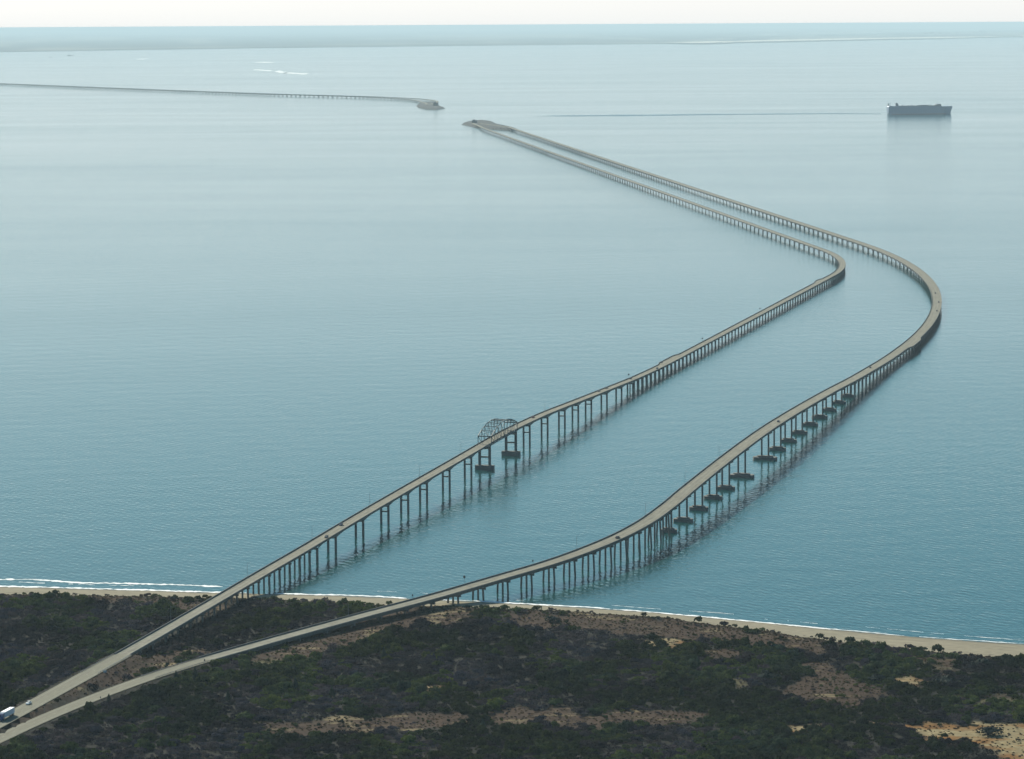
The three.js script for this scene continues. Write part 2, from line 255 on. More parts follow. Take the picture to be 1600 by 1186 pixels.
const groundTex = dataTex(2048, 1536, (px, py, c) => {
  const x = GX0 + (px + 0.5) / 2048 * GW, D = GD0 + (py + 0.5) / 1536 * GH;
  const sd = shoreD(x) - D, vd = vegD(x) - D, n1 = fbm(x / 3.1, D / 3.1, 71, 3), n2 = fbm(x / 17, D / 17, 73, 4), n3 = vnoise(x / 1.1, D / 1.1, 75);
  let r, g, b;
  if (vd < 0) {                                      // beach: damp sand at the water, dry above, a wrack line
    const wet = smooth(9, 2, sd + 4 * (n2 - 0.5)); r = mixn(0.195, 0.125, wet); g = mixn(0.172, 0.113, wet); b = mixn(0.122, 0.085, wet);
    const v = 0.62 + 0.34 * n1 + 0.42 * fbm(x / 16, vd / 2.2, 76, 3); r *= v; g *= v; b *= v;
    const wrack = smooth(0.62, 0.75, n1) * Math.exp(-((vd + 7 + 6 * (n2 - 0.5)) ** 2) / 9); r = mixn(r, 0.06, wrack * 0.7); g = mixn(g, 0.05, wrack * 0.7); b = mixn(b, 0.035, wrack * 0.7);
  } else {
    const [o, kind] = openAt(x, D);
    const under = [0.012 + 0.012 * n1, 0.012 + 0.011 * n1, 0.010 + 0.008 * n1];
    const sandy = smooth(0.40, 0.60, 0.55 * n2 + 0.45 * fbm(x / 30, D / 7, 78, 3));
    const sand = [0.135 + 0.10 * n1, 0.105 + 0.085 * n1, 0.055 + 0.05 * n1], dry = [0.022 + 0.034 * n1, 0.014 + 0.021 * n1, 0.010 + 0.012 * n1], pale = [0.050 + 0.04 * n1, 0.045 + 0.036 * n1, 0.022 + 0.018 * n1], rust = [0.105 + 0.07 * n1, 0.054 + 0.035 * n1, 0.018 + 0.012 * n1];
    const a = kind === 0 ? sand : kind === 1 ? dry : pale, bb = kind === 0 ? rust : kind === 1 ? sand : dry, t = kind === 1 ? smooth(0.58, 0.72, 0.5 * n2 + 0.5 * fbm(x / 24, D / 6, 79, 3)) * 0.6 : sandy;
    const edge = smooth(16, 0, vd) * smooth(0.35, 0.6, n2);                  // dry grass on the dune behind the beach
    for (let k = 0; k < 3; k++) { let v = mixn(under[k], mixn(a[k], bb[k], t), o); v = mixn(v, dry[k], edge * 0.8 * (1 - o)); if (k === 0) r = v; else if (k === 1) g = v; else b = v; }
    const m = 0.75 + 0.5 * n3; r *= m; g *= m; b *= m;
  }
  c[0] = enc(r); c[1] = enc(g); c[2] = enc(b);
});
groundTex.wrapS = groundTex.wrapT = THREE.ClampToEdgeWrapping;
{
  const nx = 430, nd = 300, pos = [], uv = [], idx = [];
  for (let j = 0; j <= nd; j++) for (let i = 0; i <= nx; i++) { const x = GX0 + i / nx * GW, D = GD0 + j / nd * GH; pos.push(x, groundH(x, D), -D); uv.push(i / nx, j / nd); }
  for (let j = 0; j < nd; j++) for (let i = 0; i < nx; i++) { const a = j * (nx + 1) + i, b = a + 1, c = a + nx + 1, d = c + 1; idx.push(a, b, c, b, d, c); }
  const g = new THREE.BufferGeometry(); g.setAttribute('position', new THREE.Float32BufferAttribute(pos, 3)); g.setAttribute('uv', new THREE.Float32BufferAttribute(uv, 2)); g.setIndex(idx); g.computeVertexNormals();
  tag(meshOf('island_ground', g, new THREE.MeshPhysicalMaterial({ map: groundTex, roughness: 1, specularIntensity: 0.1 }), scene), 'low sandy barrier island with beach, dune grass and dark scrub floor', 'ground', null, 'structure');
}
// surf: broken ribbons of foam
function ribbon(name, pts, wide, seed, material, y, label, gap = 0.35, kind = 'stuff', cat = 'foam', lx = 9, along = 1.2, meander = 1) {
  const R = rng(seed), pos = [], idx = [], L = [0]; for (let i = 1; i < pts.length; i++) L.push(L[i - 1] + Math.hypot(pts[i][0] - pts[i - 1][0], pts[i][1] - pts[i - 1][1]));
  const T = L[L.length - 1], n = Math.ceil(T / along); let prev = -1;
  for (let i = 0; i <= n; i++) {
    const s = T * i / n; let k = 0; while (k < L.length - 2 && L[k + 1] < s) k++; const t = (s - L[k]) / (L[k + 1] - L[k]), x = mixn(pts[k][0], pts[k + 1][0], t), D = mixn(pts[k][1], pts[k + 1][1], t);
    const a = fbm(s / lx, seed * 1.7, seed, 3), b = fbm(s / lx + 40, seed * 2.3, seed + 3, 3), c = fbm(s / (lx * 2.2), seed * 0.7, seed + 9, 2), fade = Math.min(1, smooth(0, 0.04, s / T), smooth(0, 0.04, 1 - s / T));
    const w = wide * clamp((a - gap) * 2.6) * (fade * 0.95 + 0.05), o = ((b - 0.5) * wide * 0.9 + (c - 0.5) * wide * 1.4) * meander;
    if (w < wide * 0.06) { prev = -1; continue; }
    const e = (fbm(s / (along * 2.2), seed, seed + 21, 2) - 0.5) * wide * 0.9 * Math.min(1, meander), e2 = (fbm(s / (along * 1.9), seed + 5, seed + 27, 2) - 0.5) * wide * 0.9 * Math.min(1, meander), q = pos.length / 3; pos.push(x, y, -(D + o + Math.max(0.1, w / 2 + e)), x, y, -(D + o - Math.max(0.1, w / 2 + e2)));
    if (prev >= 0) idx.push(prev, prev + 1, q, prev + 1, q + 1, q); prev = q;
  }
  const g = new THREE.BufferGeometry(); g.setAttribute('position', new THREE.Float32BufferAttribute(pos, 3)); g.setIndex(idx); g.computeVertexNormals();
  return tag(meshOf(name, g, material, scene), label, cat, null, kind);
}
const foamMat = mat(0.70, 0.70, 0.68, 0.9);
const shorePts = (x0, x1, off) => { const p = []; for (let x = x0; x <= x1; x += 6) p.push([x, shoreD(x) + off]); return p; };
ribbon('swash_foam', shorePts(-420, -170, 1.2), 4.4, 5, foamMat, 0.06, 'continuous white swash along the beach left of the truss bridge', 0.02, 'stuff', 'foam', 30);
ribbon('swash_foam', shorePts(-158, -66, 0.8), 3.6, 6, foamMat, 0.06, 'white swash line on the beach between the two bridges', 0.06, 'stuff', 'foam', 24);
ribbon('swash_foam', shorePts(-60, 200, 0.6), 3.4, 7, foamMat, 0.06, 'thin white swash along the beach right of the piled bridge', 0.08, 'stuff', 'foam', 18);
ribbon('swash_foam', shorePts(180, 420, 0.8), 2.0, 8, foamMat, 0.06, 'faint swash line on the wide beach at the far right', 0.30, 'stuff', 'foam', 14);
ribbon('breaker_foam', [[-431, 2237], [-345.7, 2216], [-320.1, 2213.9], [-292.3, 2204.4], [-261.6, 2197], [-231.8, 2192.8], [-191.8, 2181.3]], 4.6, 11, foamMat, 0.09, 'breaking wavelet offshore of the beach left of the truss bridge', 0.1, 'stuff', 'foam', 16);
ribbon('breaker_foam', [[-338.5, 2207.6], [-292.3, 2194.9], [-246.1, 2186.5]], 2.6, 12, foamMat, 0.08, 'inner row of foam close to the left beach', 0.42, 'stuff', 'foam', 10);
ribbon('breaker_foam', [[-112.8, 2167.6], [-63.6, 2156], [-33.8, 2136.1], [10.2, 2121.4]], 1.6, 13, foamMat, 0.09, 'small broken wavelets off the beach between the bridges', 0.46, 'stuff', 'foam', 9);
ribbon('breaker_foam', [[61.5, 2103.5], [96.3, 2086.7], [129.1, 2073.1], [149.5, 2062.6]], 1.2, 14, foamMat, 0.09, 'short broken wavelet off the middle of the right beach', 0.42, 'stuff', 'foam', 10);
ribbon('breaker_foam', [[155.6, 2051], [193.5, 2031.1], [220.1, 2019.6], [241.5, 2007], [268.1, 1992.4], [337.6, 1957.8]], 1.2, 15, foamMat, 0.09, 'foam line running along the wide beach at the far right', 0.40, 'stuff', 'foam', 9);

// ------------------------------------------------------------------ roads on the island
const roadTex = dataTex(256, 512, (x, y, c) => { const n = fbm(x / 9, y / 30, 91, 4), s = vnoise(x / 1.3, y / 1.3, 93); const l = 0.19 + 0.08 * (n - 0.5) + 0.05 * (s - 0.5); c[0] = enc(l * 0.70); c[1] = enc(l * 0.66); c[2] = enc(l * 0.47); }, { repeat: [1 / 20, 1 / 60] });
const deckTex = dataTex(256, 1024, (x, y, c) => { const n = fbm(x / 14, y / 60, 95, 4), s = vnoise(x / 1.3, y / 1.3, 97), joint = (y % 93) < 2 ? 0.8 : 1, wheel = 1 - 0.16 * (Math.exp(-(((x % 64) - 22) ** 2) / 40) + Math.exp(-(((x % 64) - 44) ** 2) / 40)); const l = (0.175 + 0.13 * (n - 0.5) + 0.07 * (fbm(x / 40, y / 9, 94, 2) - 0.5) + 0.04 * (s - 0.5)) * joint * wheel; c[0] = enc(l * 0.86); c[1] = enc(l * 0.81); c[2] = enc(l * 0.61); }, { repeat: [1 / 16, 1 / 250] });
const concTex = dataTex(256, 256, (x, y, c) => { const n = fbm(x / 20, y / 20, 99, 4), s = vnoise(x / 2, y / 2, 101); const l = 0.125 + 0.08 * (n - 0.5) + 0.03 * (s - 0.5); c[0] = enc(l * 0.97); c[1] = enc(l * 0.97); c[2] = enc(l * 0.9); }, { repeat: [1 / 7, 1 / 11] });
const roadMat = new THREE.MeshPhysicalMaterial({ map: roadTex, roughness: 0.95, specularIntensity: 0.3 }), deckMat = new THREE.MeshPhysicalMaterial({ map: deckTex, roughness: 0.92, specularIntensity: 0.3 }), concMat = new THREE.MeshPhysicalMaterial({ map: concTex, roughness: 0.95, specularIntensity: 0.3 });
const steelMat = mat(0.09, 0.11, 0.105, 0.6), pierMat = concMat, darkSteel = mat(0.10, 0.11, 0.11, 0.6);
const paintWhite = mat(0.24, 0.24, 0.22, 0.8), paintYellow = mat(0.55, 0.38, 0.06, 0.8), galv = mat(0.13, 0.135, 0.14, 0.6);
function landRoad(route, s1, o0, o1, label) {
  const flare = (s, w) => w;
  const r = tag(meshOf('road', sweep(route, 0, s1, rect(o0, o1, -0.3, 0), 6), roadMat, scene), label, 'road', null, 'structure');
  const marks = [];
  for (const o of [o0 + 1.9, o1 - 1.9]) marks.push(sweep(route, 0, s1, rect(o - 0.08, o + 0.08, -0.02, 0.006), 6));
  meshOf('edge_line', mergeGeometries(marks), paintWhite, r);
  const dash = []; for (let s = 4; s < s1 - 4; s += 12.2) dash.push(sweep(route, s, s + 3.05, rect(-0.07, 0.07, -0.02, 0.006), 4));
  meshOf('lane_dash', mergeGeometries(dash), paintWhite, r);
  const rails = [];
  return r;
}
landRoad(routeL, ABUT_L, -5.6, 5.9, 'two lane road leading up to the truss bridge');
landRoad(routeR, ABUT_R, -5.4, 5.4, 'two lane road leading up to the piled bridge without truss');
function guardRail(route, s0, s1, off, label) {
  const t = thing('guard_rail', label, 'guard rail', 'guard rails at the bridge ends');
  meshOf('rail', sweep(route, s0, s1, rect(off - 0.05, off + 0.05, 0.45, 0.78), 6), galv, t);
  for (let s = s0; s <= s1; s += 3.8) { const [x, D, h] = route.off(s, off); meshOf('post', box(0.14, 0.85, 0.14, x, h + 0.2, -D), galv, t); }
}
guardRail(routeL, ABUT_L - 55, ABUT_L - 0.5, -5.3, 'low steel guard rail on the seaward side of the truss bridge approach');
guardRail(routeL, ABUT_L - 55, ABUT_L - 0.5, 5.6, 'low steel guard rail facing the median on the truss bridge approach');
guardRail(routeR, ABUT_R - 60, ABUT_R - 0.5, -5.1, 'low steel guard rail facing the median on the piled bridge approach');
guardRail(routeR, ABUT_R - 60, ABUT_R - 0.5, 5.1, 'low steel guard rail on the inland side of the piled bridge approach');

// ------------------------------------------------------------------ the two bridges
const bump1 = (s, a, b, ramp) => smooth(a, a + ramp, s) * (1 - smooth(b - ramp, b, s));
// geometry shared by bents: three slightly spread piles under a cap; local x along the cap
const pileGeo = new Map();
function pile(len, r, lean, n = 10) { const k = [len.toFixed(1), r, lean, n].join(); if (!pileGeo.has(k)) pileGeo.set(k, leanCyl([lean * len, -len, 0], [0, 0, 0], r, n)); return pileGeo.get(k); }
const capGeo = new Map();
const capBox = (w, h, d) => { const k = [w, h, d].join(); if (!capGeo.has(k)) capGeo.set(k, box(w, h, d, 0, -h / 2, 0)); return capGeo.get(k); };
function stand(parent, name, route, s, below) {      // a group at deck level, turned square to the road
  const q = route.at(s), g = sub(name, parent); g.position.set(q.x, q.h - below, -q.D); g.rotation.y = Math.atan2(q.tx, -q.td) + Math.PI; return [g, q];
}
const WET = 2.2;                                     // how far piles reach under water or ground
function bent(parent, route, s, { below, capW, offs, r = 0.62, lean = 0.02, detail = true, capH = 1.1 }) {
  const [g, q] = stand(parent, 'pile_bent', route, s, below);
  const gh = Math.max(-1.5, groundHFast(q.x, q.D)), len = Math.round((q.h - below - capH * 0.6 - gh + WET) * 2) / 2;
  if (detail) {
    meshOf('cap_beam', capBox(capW, capH, 1.2), pierMat, g);
    for (const o of offs) { const m = meshOf('pile', pile(len, r, lean * Math.sign(o)), pierMat, g); m.position.set(o, -capH * 0.6, 0); }
    return;
  }
  g.parent.remove(g);
  const k = 'bent' + [capW, capH, len, offs.join()].join();
  if (!capGeo.has(k)) capGeo.set(k, mergeGeometries([capBox(capW, capH, 1.2).clone(), ...offs.map((o) => pile(len, r, lean * Math.sign(o), 7).clone().translate(o, -capH * 0.6, 0))]));
  const m = meshOf('pile_bent', capGeo.get(k), pierMat, parent); m.position.copy(g.position); m.rotation.copy(g.rotation);
}
const groundHFast = (x, D) => D > 2305 ? -2 : groundH(x, D);

// --- older bridge with the truss
const bridgeL = thing('causeway_bridge', 'older concrete causeway bridge with an arched steel truss over its channel', 'bridge');
const HW = 4.65;                                     // half width of the roadway
const bayL = (s) => 3.3 * (bump1(s, routeL.sOf(3527.8), routeL.sOf(3649.4), 26) + bump1(s, routeL.sOf(4649.8), routeL.sOf(4722.1), 22));
const stL = [ABUT_L, routeL.sOf(3432.5), routeL.sOf(5536.7), routeL.length];
const varyBay = (s, o, bay) => o.map(([a, b]) => [a < 0 ? a - bay(s) : a, b]);
meshOf('deck', mergeGeometries([[0, 1, 8], [1, 2, 10], [2, 3, 40]].map(([a, b, st]) => sweep(routeL, stL[a], stL[b], rect(-HW - 0.5, HW + 0.5, -0.35, 0), st, { vary: (s, o) => varyBay(s, o, bayL) }))), deckMat, bridgeL);
const PIER_L = [2281.7, 2325.7, 2394, 2460.3, 2515, 2569.2, 2637.6, 2706.6, 2761.8, 2853.5, 2911.3, 2980.1, 3049.6, 3105.9, 3162.9, 3233.7, 3303.1, 3358.6];
for (const sd of [-1, 1]) {
  const oo = sd < 0 ? rect(-HW - 0.5, -HW - 0.12, 0.01, 0.86) : rect(HW + 0.12, HW + 0.5, 0.01, 0.86);
  meshOf('parapet', mergeGeometries([[0, 1, 8], [1, 2, 10], [2, 3, 40]].map(([a, b, st]) => sweep(routeL, stL[a], stL[b], oo, st, { vary: sd < 0 ? (s, o) => o.map(([x, y]) => [x - bayL(s), y]) : undefined }))), concMat, bridgeL);
}
// beams under the low trestles
const sP0 = routeL.sOf(PIER_L[0]), sP1 = routeL.sOf(PIER_L[17]);
for (const [a, b, st] of [[ABUT_L, sP0, 8], [sP1, stL[2], 10], [stL[2], stL[3], 40]]) meshOf('beam', mergeGeometries([-3.9, -1.3, 1.3, 3.9].map((o) => sweep(routeL, a, b, rect(o - 0.35, o + 0.35, -1.35, -0.34), st))), concMat, bridgeL);
// haunched steel girders between the tall piers
for (let i = 0; i < 17; i++) {
  if (i === 8) continue;
  const a = routeL.sOf(PIER_L[i]), b = routeL.sOf(PIER_L[i + 1]), deep = (s) => { const e = Math.min(s - a, b - s) / (b - a); return 1.45 + 1.25 * Math.pow(clamp(1 - e * 3.4), 2); };
  meshOf('girder', mergeGeometries([-3.9, -1.3, 1.3, 3.9].map((o) => sweep(routeL, a + 0.03, b - 0.03, rect(o - 0.2, o + 0.2, -1, -0.34), 5, { vary: (s, ol) => ol.map(([x, y]) => [x, y < -0.5 ? -deep(s) : y]) }))), steelMat, bridgeL);
}
// tall portal piers
PIER_L.forEach((D, i) => {
  const s = routeL.sOf(D), main = i === 8 || i === 9, below = main ? 2.0 : i === 0 || i === 17 ? 2.72 : 2.72;
  const [g, q] = stand(bridgeL, 'portal_pier', routeL, s, below), top = q.h - below, half = main ? 4.3 : 2.8, w = main ? 2.0 : 1.45;
  const foot = main ? 3.6 : 0, len = top + (main ? -foot + 0.1 : WET);
  for (const sd of [-1, 1]) { const c = meshOf('column', box(w, len, w * 0.95, 0, -len / 2, 0), pierMat, g); c.position.set(sd * half, 0, 0); }
  meshOf('cap_beam', box(half * 2 - w - 0.02, main ? 1.5 : 1.3, w * 0.8, 0, main ? -1.6 : -0.65, 0), pierMat, g);
  if (!main) for (const o of [-3.9, -1.3, 1.3, 3.9]) meshOf('bearing', box(0.5, 0.3, 0.6, o, 0.15, 0), darkSteel, g);
  else for (const sd of [-1, 1]) meshOf('bearing', box(1.0, 0.7, 1.0, sd * 4.9, 0.35, 0), darkSteel, g);
  if (!main && i > 2 && i < 15) meshOf('strut', box(half * 2 - w - 0.02, 1.0, w * 0.7, 0, -top * 0.34, 0), pierMat, g);
  if (main) { meshOf('strut', box(half * 2 - w - 0.02, 1.2, w * 0.7, 0, -top * 0.46, 0), pierMat, g); const f = new THREE.Shape(); f.moveTo(-8, -2.2); f.lineTo(-7.4, -2.8); f.lineTo(7.4, -2.8); f.lineTo(8, -2.2); f.lineTo(8, 2.2); f.lineTo(7.4, 2.8); f.lineTo(-7.4, 2.8); f.lineTo(-8, 2.2); f.closePath(); const fg = new THREE.ExtrudeGeometry(f, { depth: foot + WET, bevelEnabled: false }); fg.rotateX(-Math.PI / 2); fg.translate(0, -top - WET, 0); meshOf('footing', fg, pierMat, g); }
});
// through truss
{
  const a = routeL.sOf(PIER_L[8]) + 0.6, b = routeL.sOf(PIER_L[9]) - 0.6, n = 8, tr = sub('truss', bridgeL), hi = [6.6, 9.6, 11.8, 13.2, 13.7, 13.2, 11.8, 9.6, 6.6], off = 5.75;
  const P = (i, sd, y) => { const [x, D, h] = routeL.off(a + (b - a) * i / n, sd * off); return [x, h + y, -D]; };
  for (const sd of [-1, 1]) {
    const top = [], bot = []; for (let i = 0; i < n; i++) { top.push(bar(P(i, sd, hi[i]), P(i + 1, sd, hi[i + 1]), 0.62)); bot.push(bar(P(i, sd, -0.9), P(i + 1, sd, -0.9), 0.6)); }
    meshOf('top_chord', mergeGeometries(top), steelMat, tr); meshOf('bottom_chord', mergeGeometries(bot), steelMat, tr);
    for (let i = 0; i <= n; i++) meshOf(i === 0 || i === n ? 'end_post' : 'vertical', bar(P(i, sd, -0.6), P(i, sd, hi[i] - 0.2), i === 0 || i === n ? 0.6 : 0.4), steelMat, tr);
    for (let i = 0; i < n; i++) meshOf('diagonal', i < n / 2 ? bar(P(i, sd, hi[i] - 0.3), P(i + 1, sd, -0.6), 0.34) : bar(P(i, sd, -0.6), P(i + 1, sd, hi[i + 1] - 0.3), 0.34), steelMat, tr);
  }
  for (let i = 0; i <= n; i++) meshOf(i === 0 || i === n ? 'portal_beam' : 'sway_strut', bar(P(i, -1, hi[i] - 0.35), P(i, 1, hi[i] - 0.35), 0.4, i === 0 || i === n ? 0.9 : 0.5), steelMat, tr);
  for (let i = 0; i < n; i++) meshOf('top_brace', mergeGeometries([bar(P(i, -1, hi[i] - 0.1), P(i + 1, 1, hi[i + 1] - 0.1), 0.22), bar(P(i, 1, hi[i] - 0.12), P(i + 1, -1, hi[i + 1] - 0.12), 0.22)]), steelMat, tr);
  for (let i = 0; i <= n; i++) meshOf('floor_beam', bar(P(i, -1, -0.95), P(i, 1, -0.95), 0.4, 0.9), steelMat, tr);
  meshOf('stringer', mergeGeometries([-3, -1, 1, 3].map((o) => sweep(routeL, a, b, rect(o - 0.15, o + 0.15, -0.85, -0.34), 12))), steelMat, tr);
}
// pile bents
const farBents = (route, s0, s1, opt) => {           // the most distant bents read as one dark comb: one part
  const list = []; const holder = new THREE.Group();
  for (let s = s0; s < s1; s += 45) { const n0 = holder.children.length; bent(holder, route, s, { ...opt, detail: false }); const m = holder.children[n0]; m.updateMatrix(); list.push(m.geometry.clone().applyMatrix4(m.matrix)); }
  return mergeGeometries(list);
};
const span = (route, s, a, b) => { const D = route.at(s).D; return D < b ? (route === routeR ? 27.4 : 22.86) : 45; };   // spans lengthen beyond the bends
const optL = { below: 1.36, capW: 9.8, offs: [-3.7, 0, 3.7] };
for (let s = sP0 - 21; s > ABUT_L + 8; s -= 22.86) bent(bridgeL, routeL, s, optL);
{ let s = sP1 + 18; const s1 = routeL.sOf(9562); for (; s < s1; s += span(routeL, s, 4640, 5150)) bent(bridgeL, routeL, s, { ...optL, offs: routeL.at(s).D > 5150 ? [-3.3, 3.3] : optL.offs, detail: s < routeL.sOf(5085.5) }); tag(meshOf('distant_bents', farBents(routeL, s, routeL.length - 10, optL), pierMat, bridgeL), null, null, null, 'stuff'); }
{ const [g] = stand(bridgeL, 'abutment', routeL, ABUT_L, 0.4); g.parent.remove(g); const m = meshOf('abutment', box(11.5, 4.4, 2.4, 0, -2.2, 1.4), concMat, bridgeL); m.position.copy(g.position); m.rotation.copy(g.rotation); }

// --- newer bridge on twin columns
const bridgeR = thing('causeway_bridge', 'newer wider causeway bridge without truss, on slender columns with boat shaped footings', 'bridge');
const RW = 5.9;
const bayR = (s) => 3.2 * bump1(s, routeR.sOf(3698.3), routeR.sOf(3823.7), 28);
const stR = [ABUT_R, routeR.sOf(2469.3), routeR.sOf(5650.2), routeR.length];
const varyR = (s, o) => o.map(([a, b]) => [a > 0 ? a + bayR(s) : a, b]);
meshOf('deck', mergeGeometries([[0, 1, 6], [1, 2, 10], [2, 3, 40]].map(([a, b, st]) => sweep(routeR, stR[a], stR[b], rect(-RW - 0.5, RW + 0.5, -0.35, 0), st, { vary: varyR }))), deckMat, bridgeR);
for (const sd of [-1, 1]) {
  const oo = sd < 0 ? rect(-RW - 0.5, -RW - 0.12, 0.01, 0.86) : rect(RW + 0.12, RW + 0.5, 0.01, 0.86);
  meshOf('parapet', mergeGeometries([[0, 1, 6], [1, 2, 10], [2, 3, 40]].map(([a, b, st]) => sweep(routeR, stR[a], stR[b], oo, st, { vary: sd > 0 ? (s, o) => o.map(([x, y]) => [x + bayR(s), y]) : undefined }))), concMat, bridgeR);
}
for (const [a, b, st] of [[stR[0], stR[1], 6], [stR[1], stR[2], 10], [stR[2], stR[3], 40]]) meshOf('beam', mergeGeometries([-5.1, -2.55, 0, 2.55, 5.1].map((o) => sweep(routeR, a, b, rect(o - 0.35, o + 0.35, -1.75, -0.34), st))), concMat, bridgeR);
const PIER_R = [2410.9, 2463, 2523.1, 2581.7, 2635.2, 2706, 2816.6, 2878.8, 2935.9, 2994.3, 3056.5, 3113.4, 3171.4, 3232.8, 3289.9];
PIER_R.forEach((D, i) => {
  const s = routeR.sOf(D), big = i === 5 || i === 6, below = 1.76, [g, q] = stand(bridgeR, 'column_pier', routeR, s, below), top = q.h - below, half = i === 0 ? 1.9 : 2.9;
  const capShape = new THREE.Shape(); capShape.moveTo(-6.1, 0); capShape.lineTo(6.1, 0); capShape.lineTo(6.1, -0.7); capShape.lineTo(4.2, -1.5); capShape.lineTo(-4.2, -1.5); capShape.lineTo(-6.1, -0.7); capShape.closePath();
  const cg = new THREE.ExtrudeGeometry(capShape, { depth: 1.5, bevelEnabled: false }); cg.translate(0, 0, -0.75); meshOf('cap_beam', cg, pierMat, g);
  const len = top - 1.5 - 3.2 + 0.1;
  for (const sd of [-1, 1]) { const c = meshOf('column', cyl(0.78, 0.74, len, 0, 0, 0, 14), pierMat, g); c.position.set(sd * half, -1.5 - len + 0.02, 0); }
  const hex = (hw, tip, d) => { const f = new THREE.Shape(); f.moveTo(-hw, 0); f.lineTo(-hw + tip, -d); f.lineTo(hw - tip, -d); f.lineTo(hw, 0); f.lineTo(hw - tip, d); f.lineTo(-hw + tip, d); f.closePath(); return f; };
  const hw = big ? 10.6 : i === 0 ? 6.3 : i > 11 ? 7.0 : 7.6;
  const f0 = new THREE.ExtrudeGeometry(hex(hw, hw * 0.16, big ? 4.2 : 3.4), { depth: 2.1 + WET, bevelEnabled: false }); f0.rotateX(-Math.PI / 2); f0.translate(0, -top - WET, 0); meshOf('footing', f0, pierMat, g);
  const f1 = new THREE.ExtrudeGeometry(hex(hw * 0.66, hw * 0.14, big ? 2.6 : 2.1), { depth: 1.15, bevelEnabled: false }); f1.rotateX(-Math.PI / 2); f1.translate(0, -top + 2.1, 0); meshOf('plinth', f1, pierMat, g);
});
const optR = { below: 1.76, capW: 12, offs: [-3.9, 0, 3.9], r: 0.68, lean: 0.05, capH: 1.3 };
{
  const sA = routeR.sOf(2194.9), sEnd = routeR.sOf(PIER_R[0]);
  for (let s = sA; s < sEnd - 12; s += 27) bent(bridgeR, routeR, s, optR);
  for (let s = sA - 27; s > ABUT_R + 8; s -= 27) bent(bridgeR, routeR, s, s < routeR.sOf(2095.1) ? { ...optR, offs: [-3.2, 3.2], lean: 0 } : optR);
  let s = routeR.sOf(PIER_R[14]) + 24; const s1 = routeR.sOf(9562);
  for (; s < s1; s += span(routeR, s, 3700, 4750)) bent(bridgeR, routeR, s, { ...optR, offs: routeR.at(s).D > 4750 ? [-3.4, 3.4] : [-3.45, 0, 3.45], lean: 0.01, detail: s < routeR.sOf(5197.8) });
  tag(meshOf('distant_bents', farBents(routeR, s, routeR.length - 10, { ...optR, lean: 0.02 }), pierMat, bridgeR), null, null, null, 'stuff');
  const [g] = stand(bridgeR, 'abutment', routeR, ABUT_R, 0.4); g.parent.remove(g); const m = meshOf('abutment', box(13, 3.4, 2.4, 0, -1.7, 1.4), concMat, bridgeR); m.position.copy(g.position); m.rotation.copy(g.rotation);
}

// --- the pair that goes on beyond the tunnel
const FARH = [[13959, 8.6], [16314, 8.2], [26106, 8.2]];
const farPts = new THREE.SplineCurve([[-380, 15275], [-415, 15792], [-507, 16399], [-786, 17051], [-1373, 17920], [-2238, 19509], [-3288, 21529], [-4476, 23852]].map((q) => new THREE.Vector2(...q))).getPoints(160).map((q) => [q.x, q.y]);
const routeF = new Route(farPts, FARH);
const routeG = new Route(farPts.map((_, i) => { const q = routeF.at(routeF.s[i]); const w = 18 + 62 * smooth(0, 700, q.s); return [q.x + q.td * w, q.D - q.tx * w]; }), FARH);
for (const [route, label] of [[routeF, 'distant causeway bridge beyond the tunnel gap, nearer of the hazy pair'], [routeG, 'distant causeway bridge beyond the tunnel gap, farther of the hazy pair']]) {
  const t = thing('causeway_bridge', label, 'bridge');
  meshOf('deck', sweep(route, 0, route.length, rect(-5.4, 5.4, -1.5, 0), 45), deckMat, t);
  for (const sd of [-1, 1]) meshOf('parapet', sweep(route, 0, route.length, rect(sd * 5.2 - 0.2, sd * 5.2 + 0.2, 0.01, 0.86), 45), concMat, t);
  tag(meshOf('pile_bents', farBents(route, 330, route.length - 10, { below: 1.5, capW: 9.8, offs: [-3.7, 0, 3.7] }), pierMat, t), null, null, null, 'stuff');
}

// ------------------------------------------------------------------ tunnel islands
function moundGeo(outline, topH, inset, seed) {
  const R = rng(seed), dense = []; const n = outline.length;
  for (let i = 0; i < n; i++) { const a = outline[i], b = outline[(i + 1) % n], l = Math.hypot(b[0] - a[0], b[1] - a[1]), k = Math.max(1, Math.round(l / 14)); for (let j = 0; j < k; j++) dense.push([mixn(a[0], b[0], j / k) + (R() - 0.5) * 5, mixn(a[1], b[1], j / k) + (R() - 0.5) * 7]); }
  const cx = dense.reduce((t, q) => t + q[0], 0) / dense.length, cd = dense.reduce((t, q) => t + q[1], 0) / dense.length, m = dense.length, pos = [], idx = [];
  const levels = [[0, -2.5], [0.1, 0.6], [0.55, topH * 0.55], [1, topH], [1.15, topH]];
  for (const [k, h] of levels) dense.forEach((q) => { const dx = cx - q[0], dd = cd - q[1], sx = Math.min(0.8, inset / Math.max(20, Math.hypot(dx, dd * 0.25))); const jj = k > 0 && k < 1 ? 2.2 : 0; pos.push(q[0] + dx * sx * k + (R() - 0.5) * jj, h + (R() - 0.5) * (jj ? 1.1 : 0), -(q[1] + dd * sx * k * 0.5 + (R() - 0.5) * jj)); });
  for (let l = 0; l < levels.length - 1; l++) for (let i = 0; i < m; i++) { const a = l * m + i, b = l * m + (i + 1) % m, c = a + m, d = b + m; idx.push(a, c, b, b, c, d); }
  const c0 = pos.length / 3; pos.push(cx, topH, -cd); for (let i = 0; i < m; i++) { const a = (levels.length - 1) * m + i, b = (levels.length - 1) * m + (i + 1) % m; idx.push(a, c0, b); }
  const g = new THREE.BufferGeometry(); g.setAttribute('position', new THREE.Float32BufferAttribute(pos, 3)); g.setIndex(idx); g.computeVertexNormals(); return g;
}
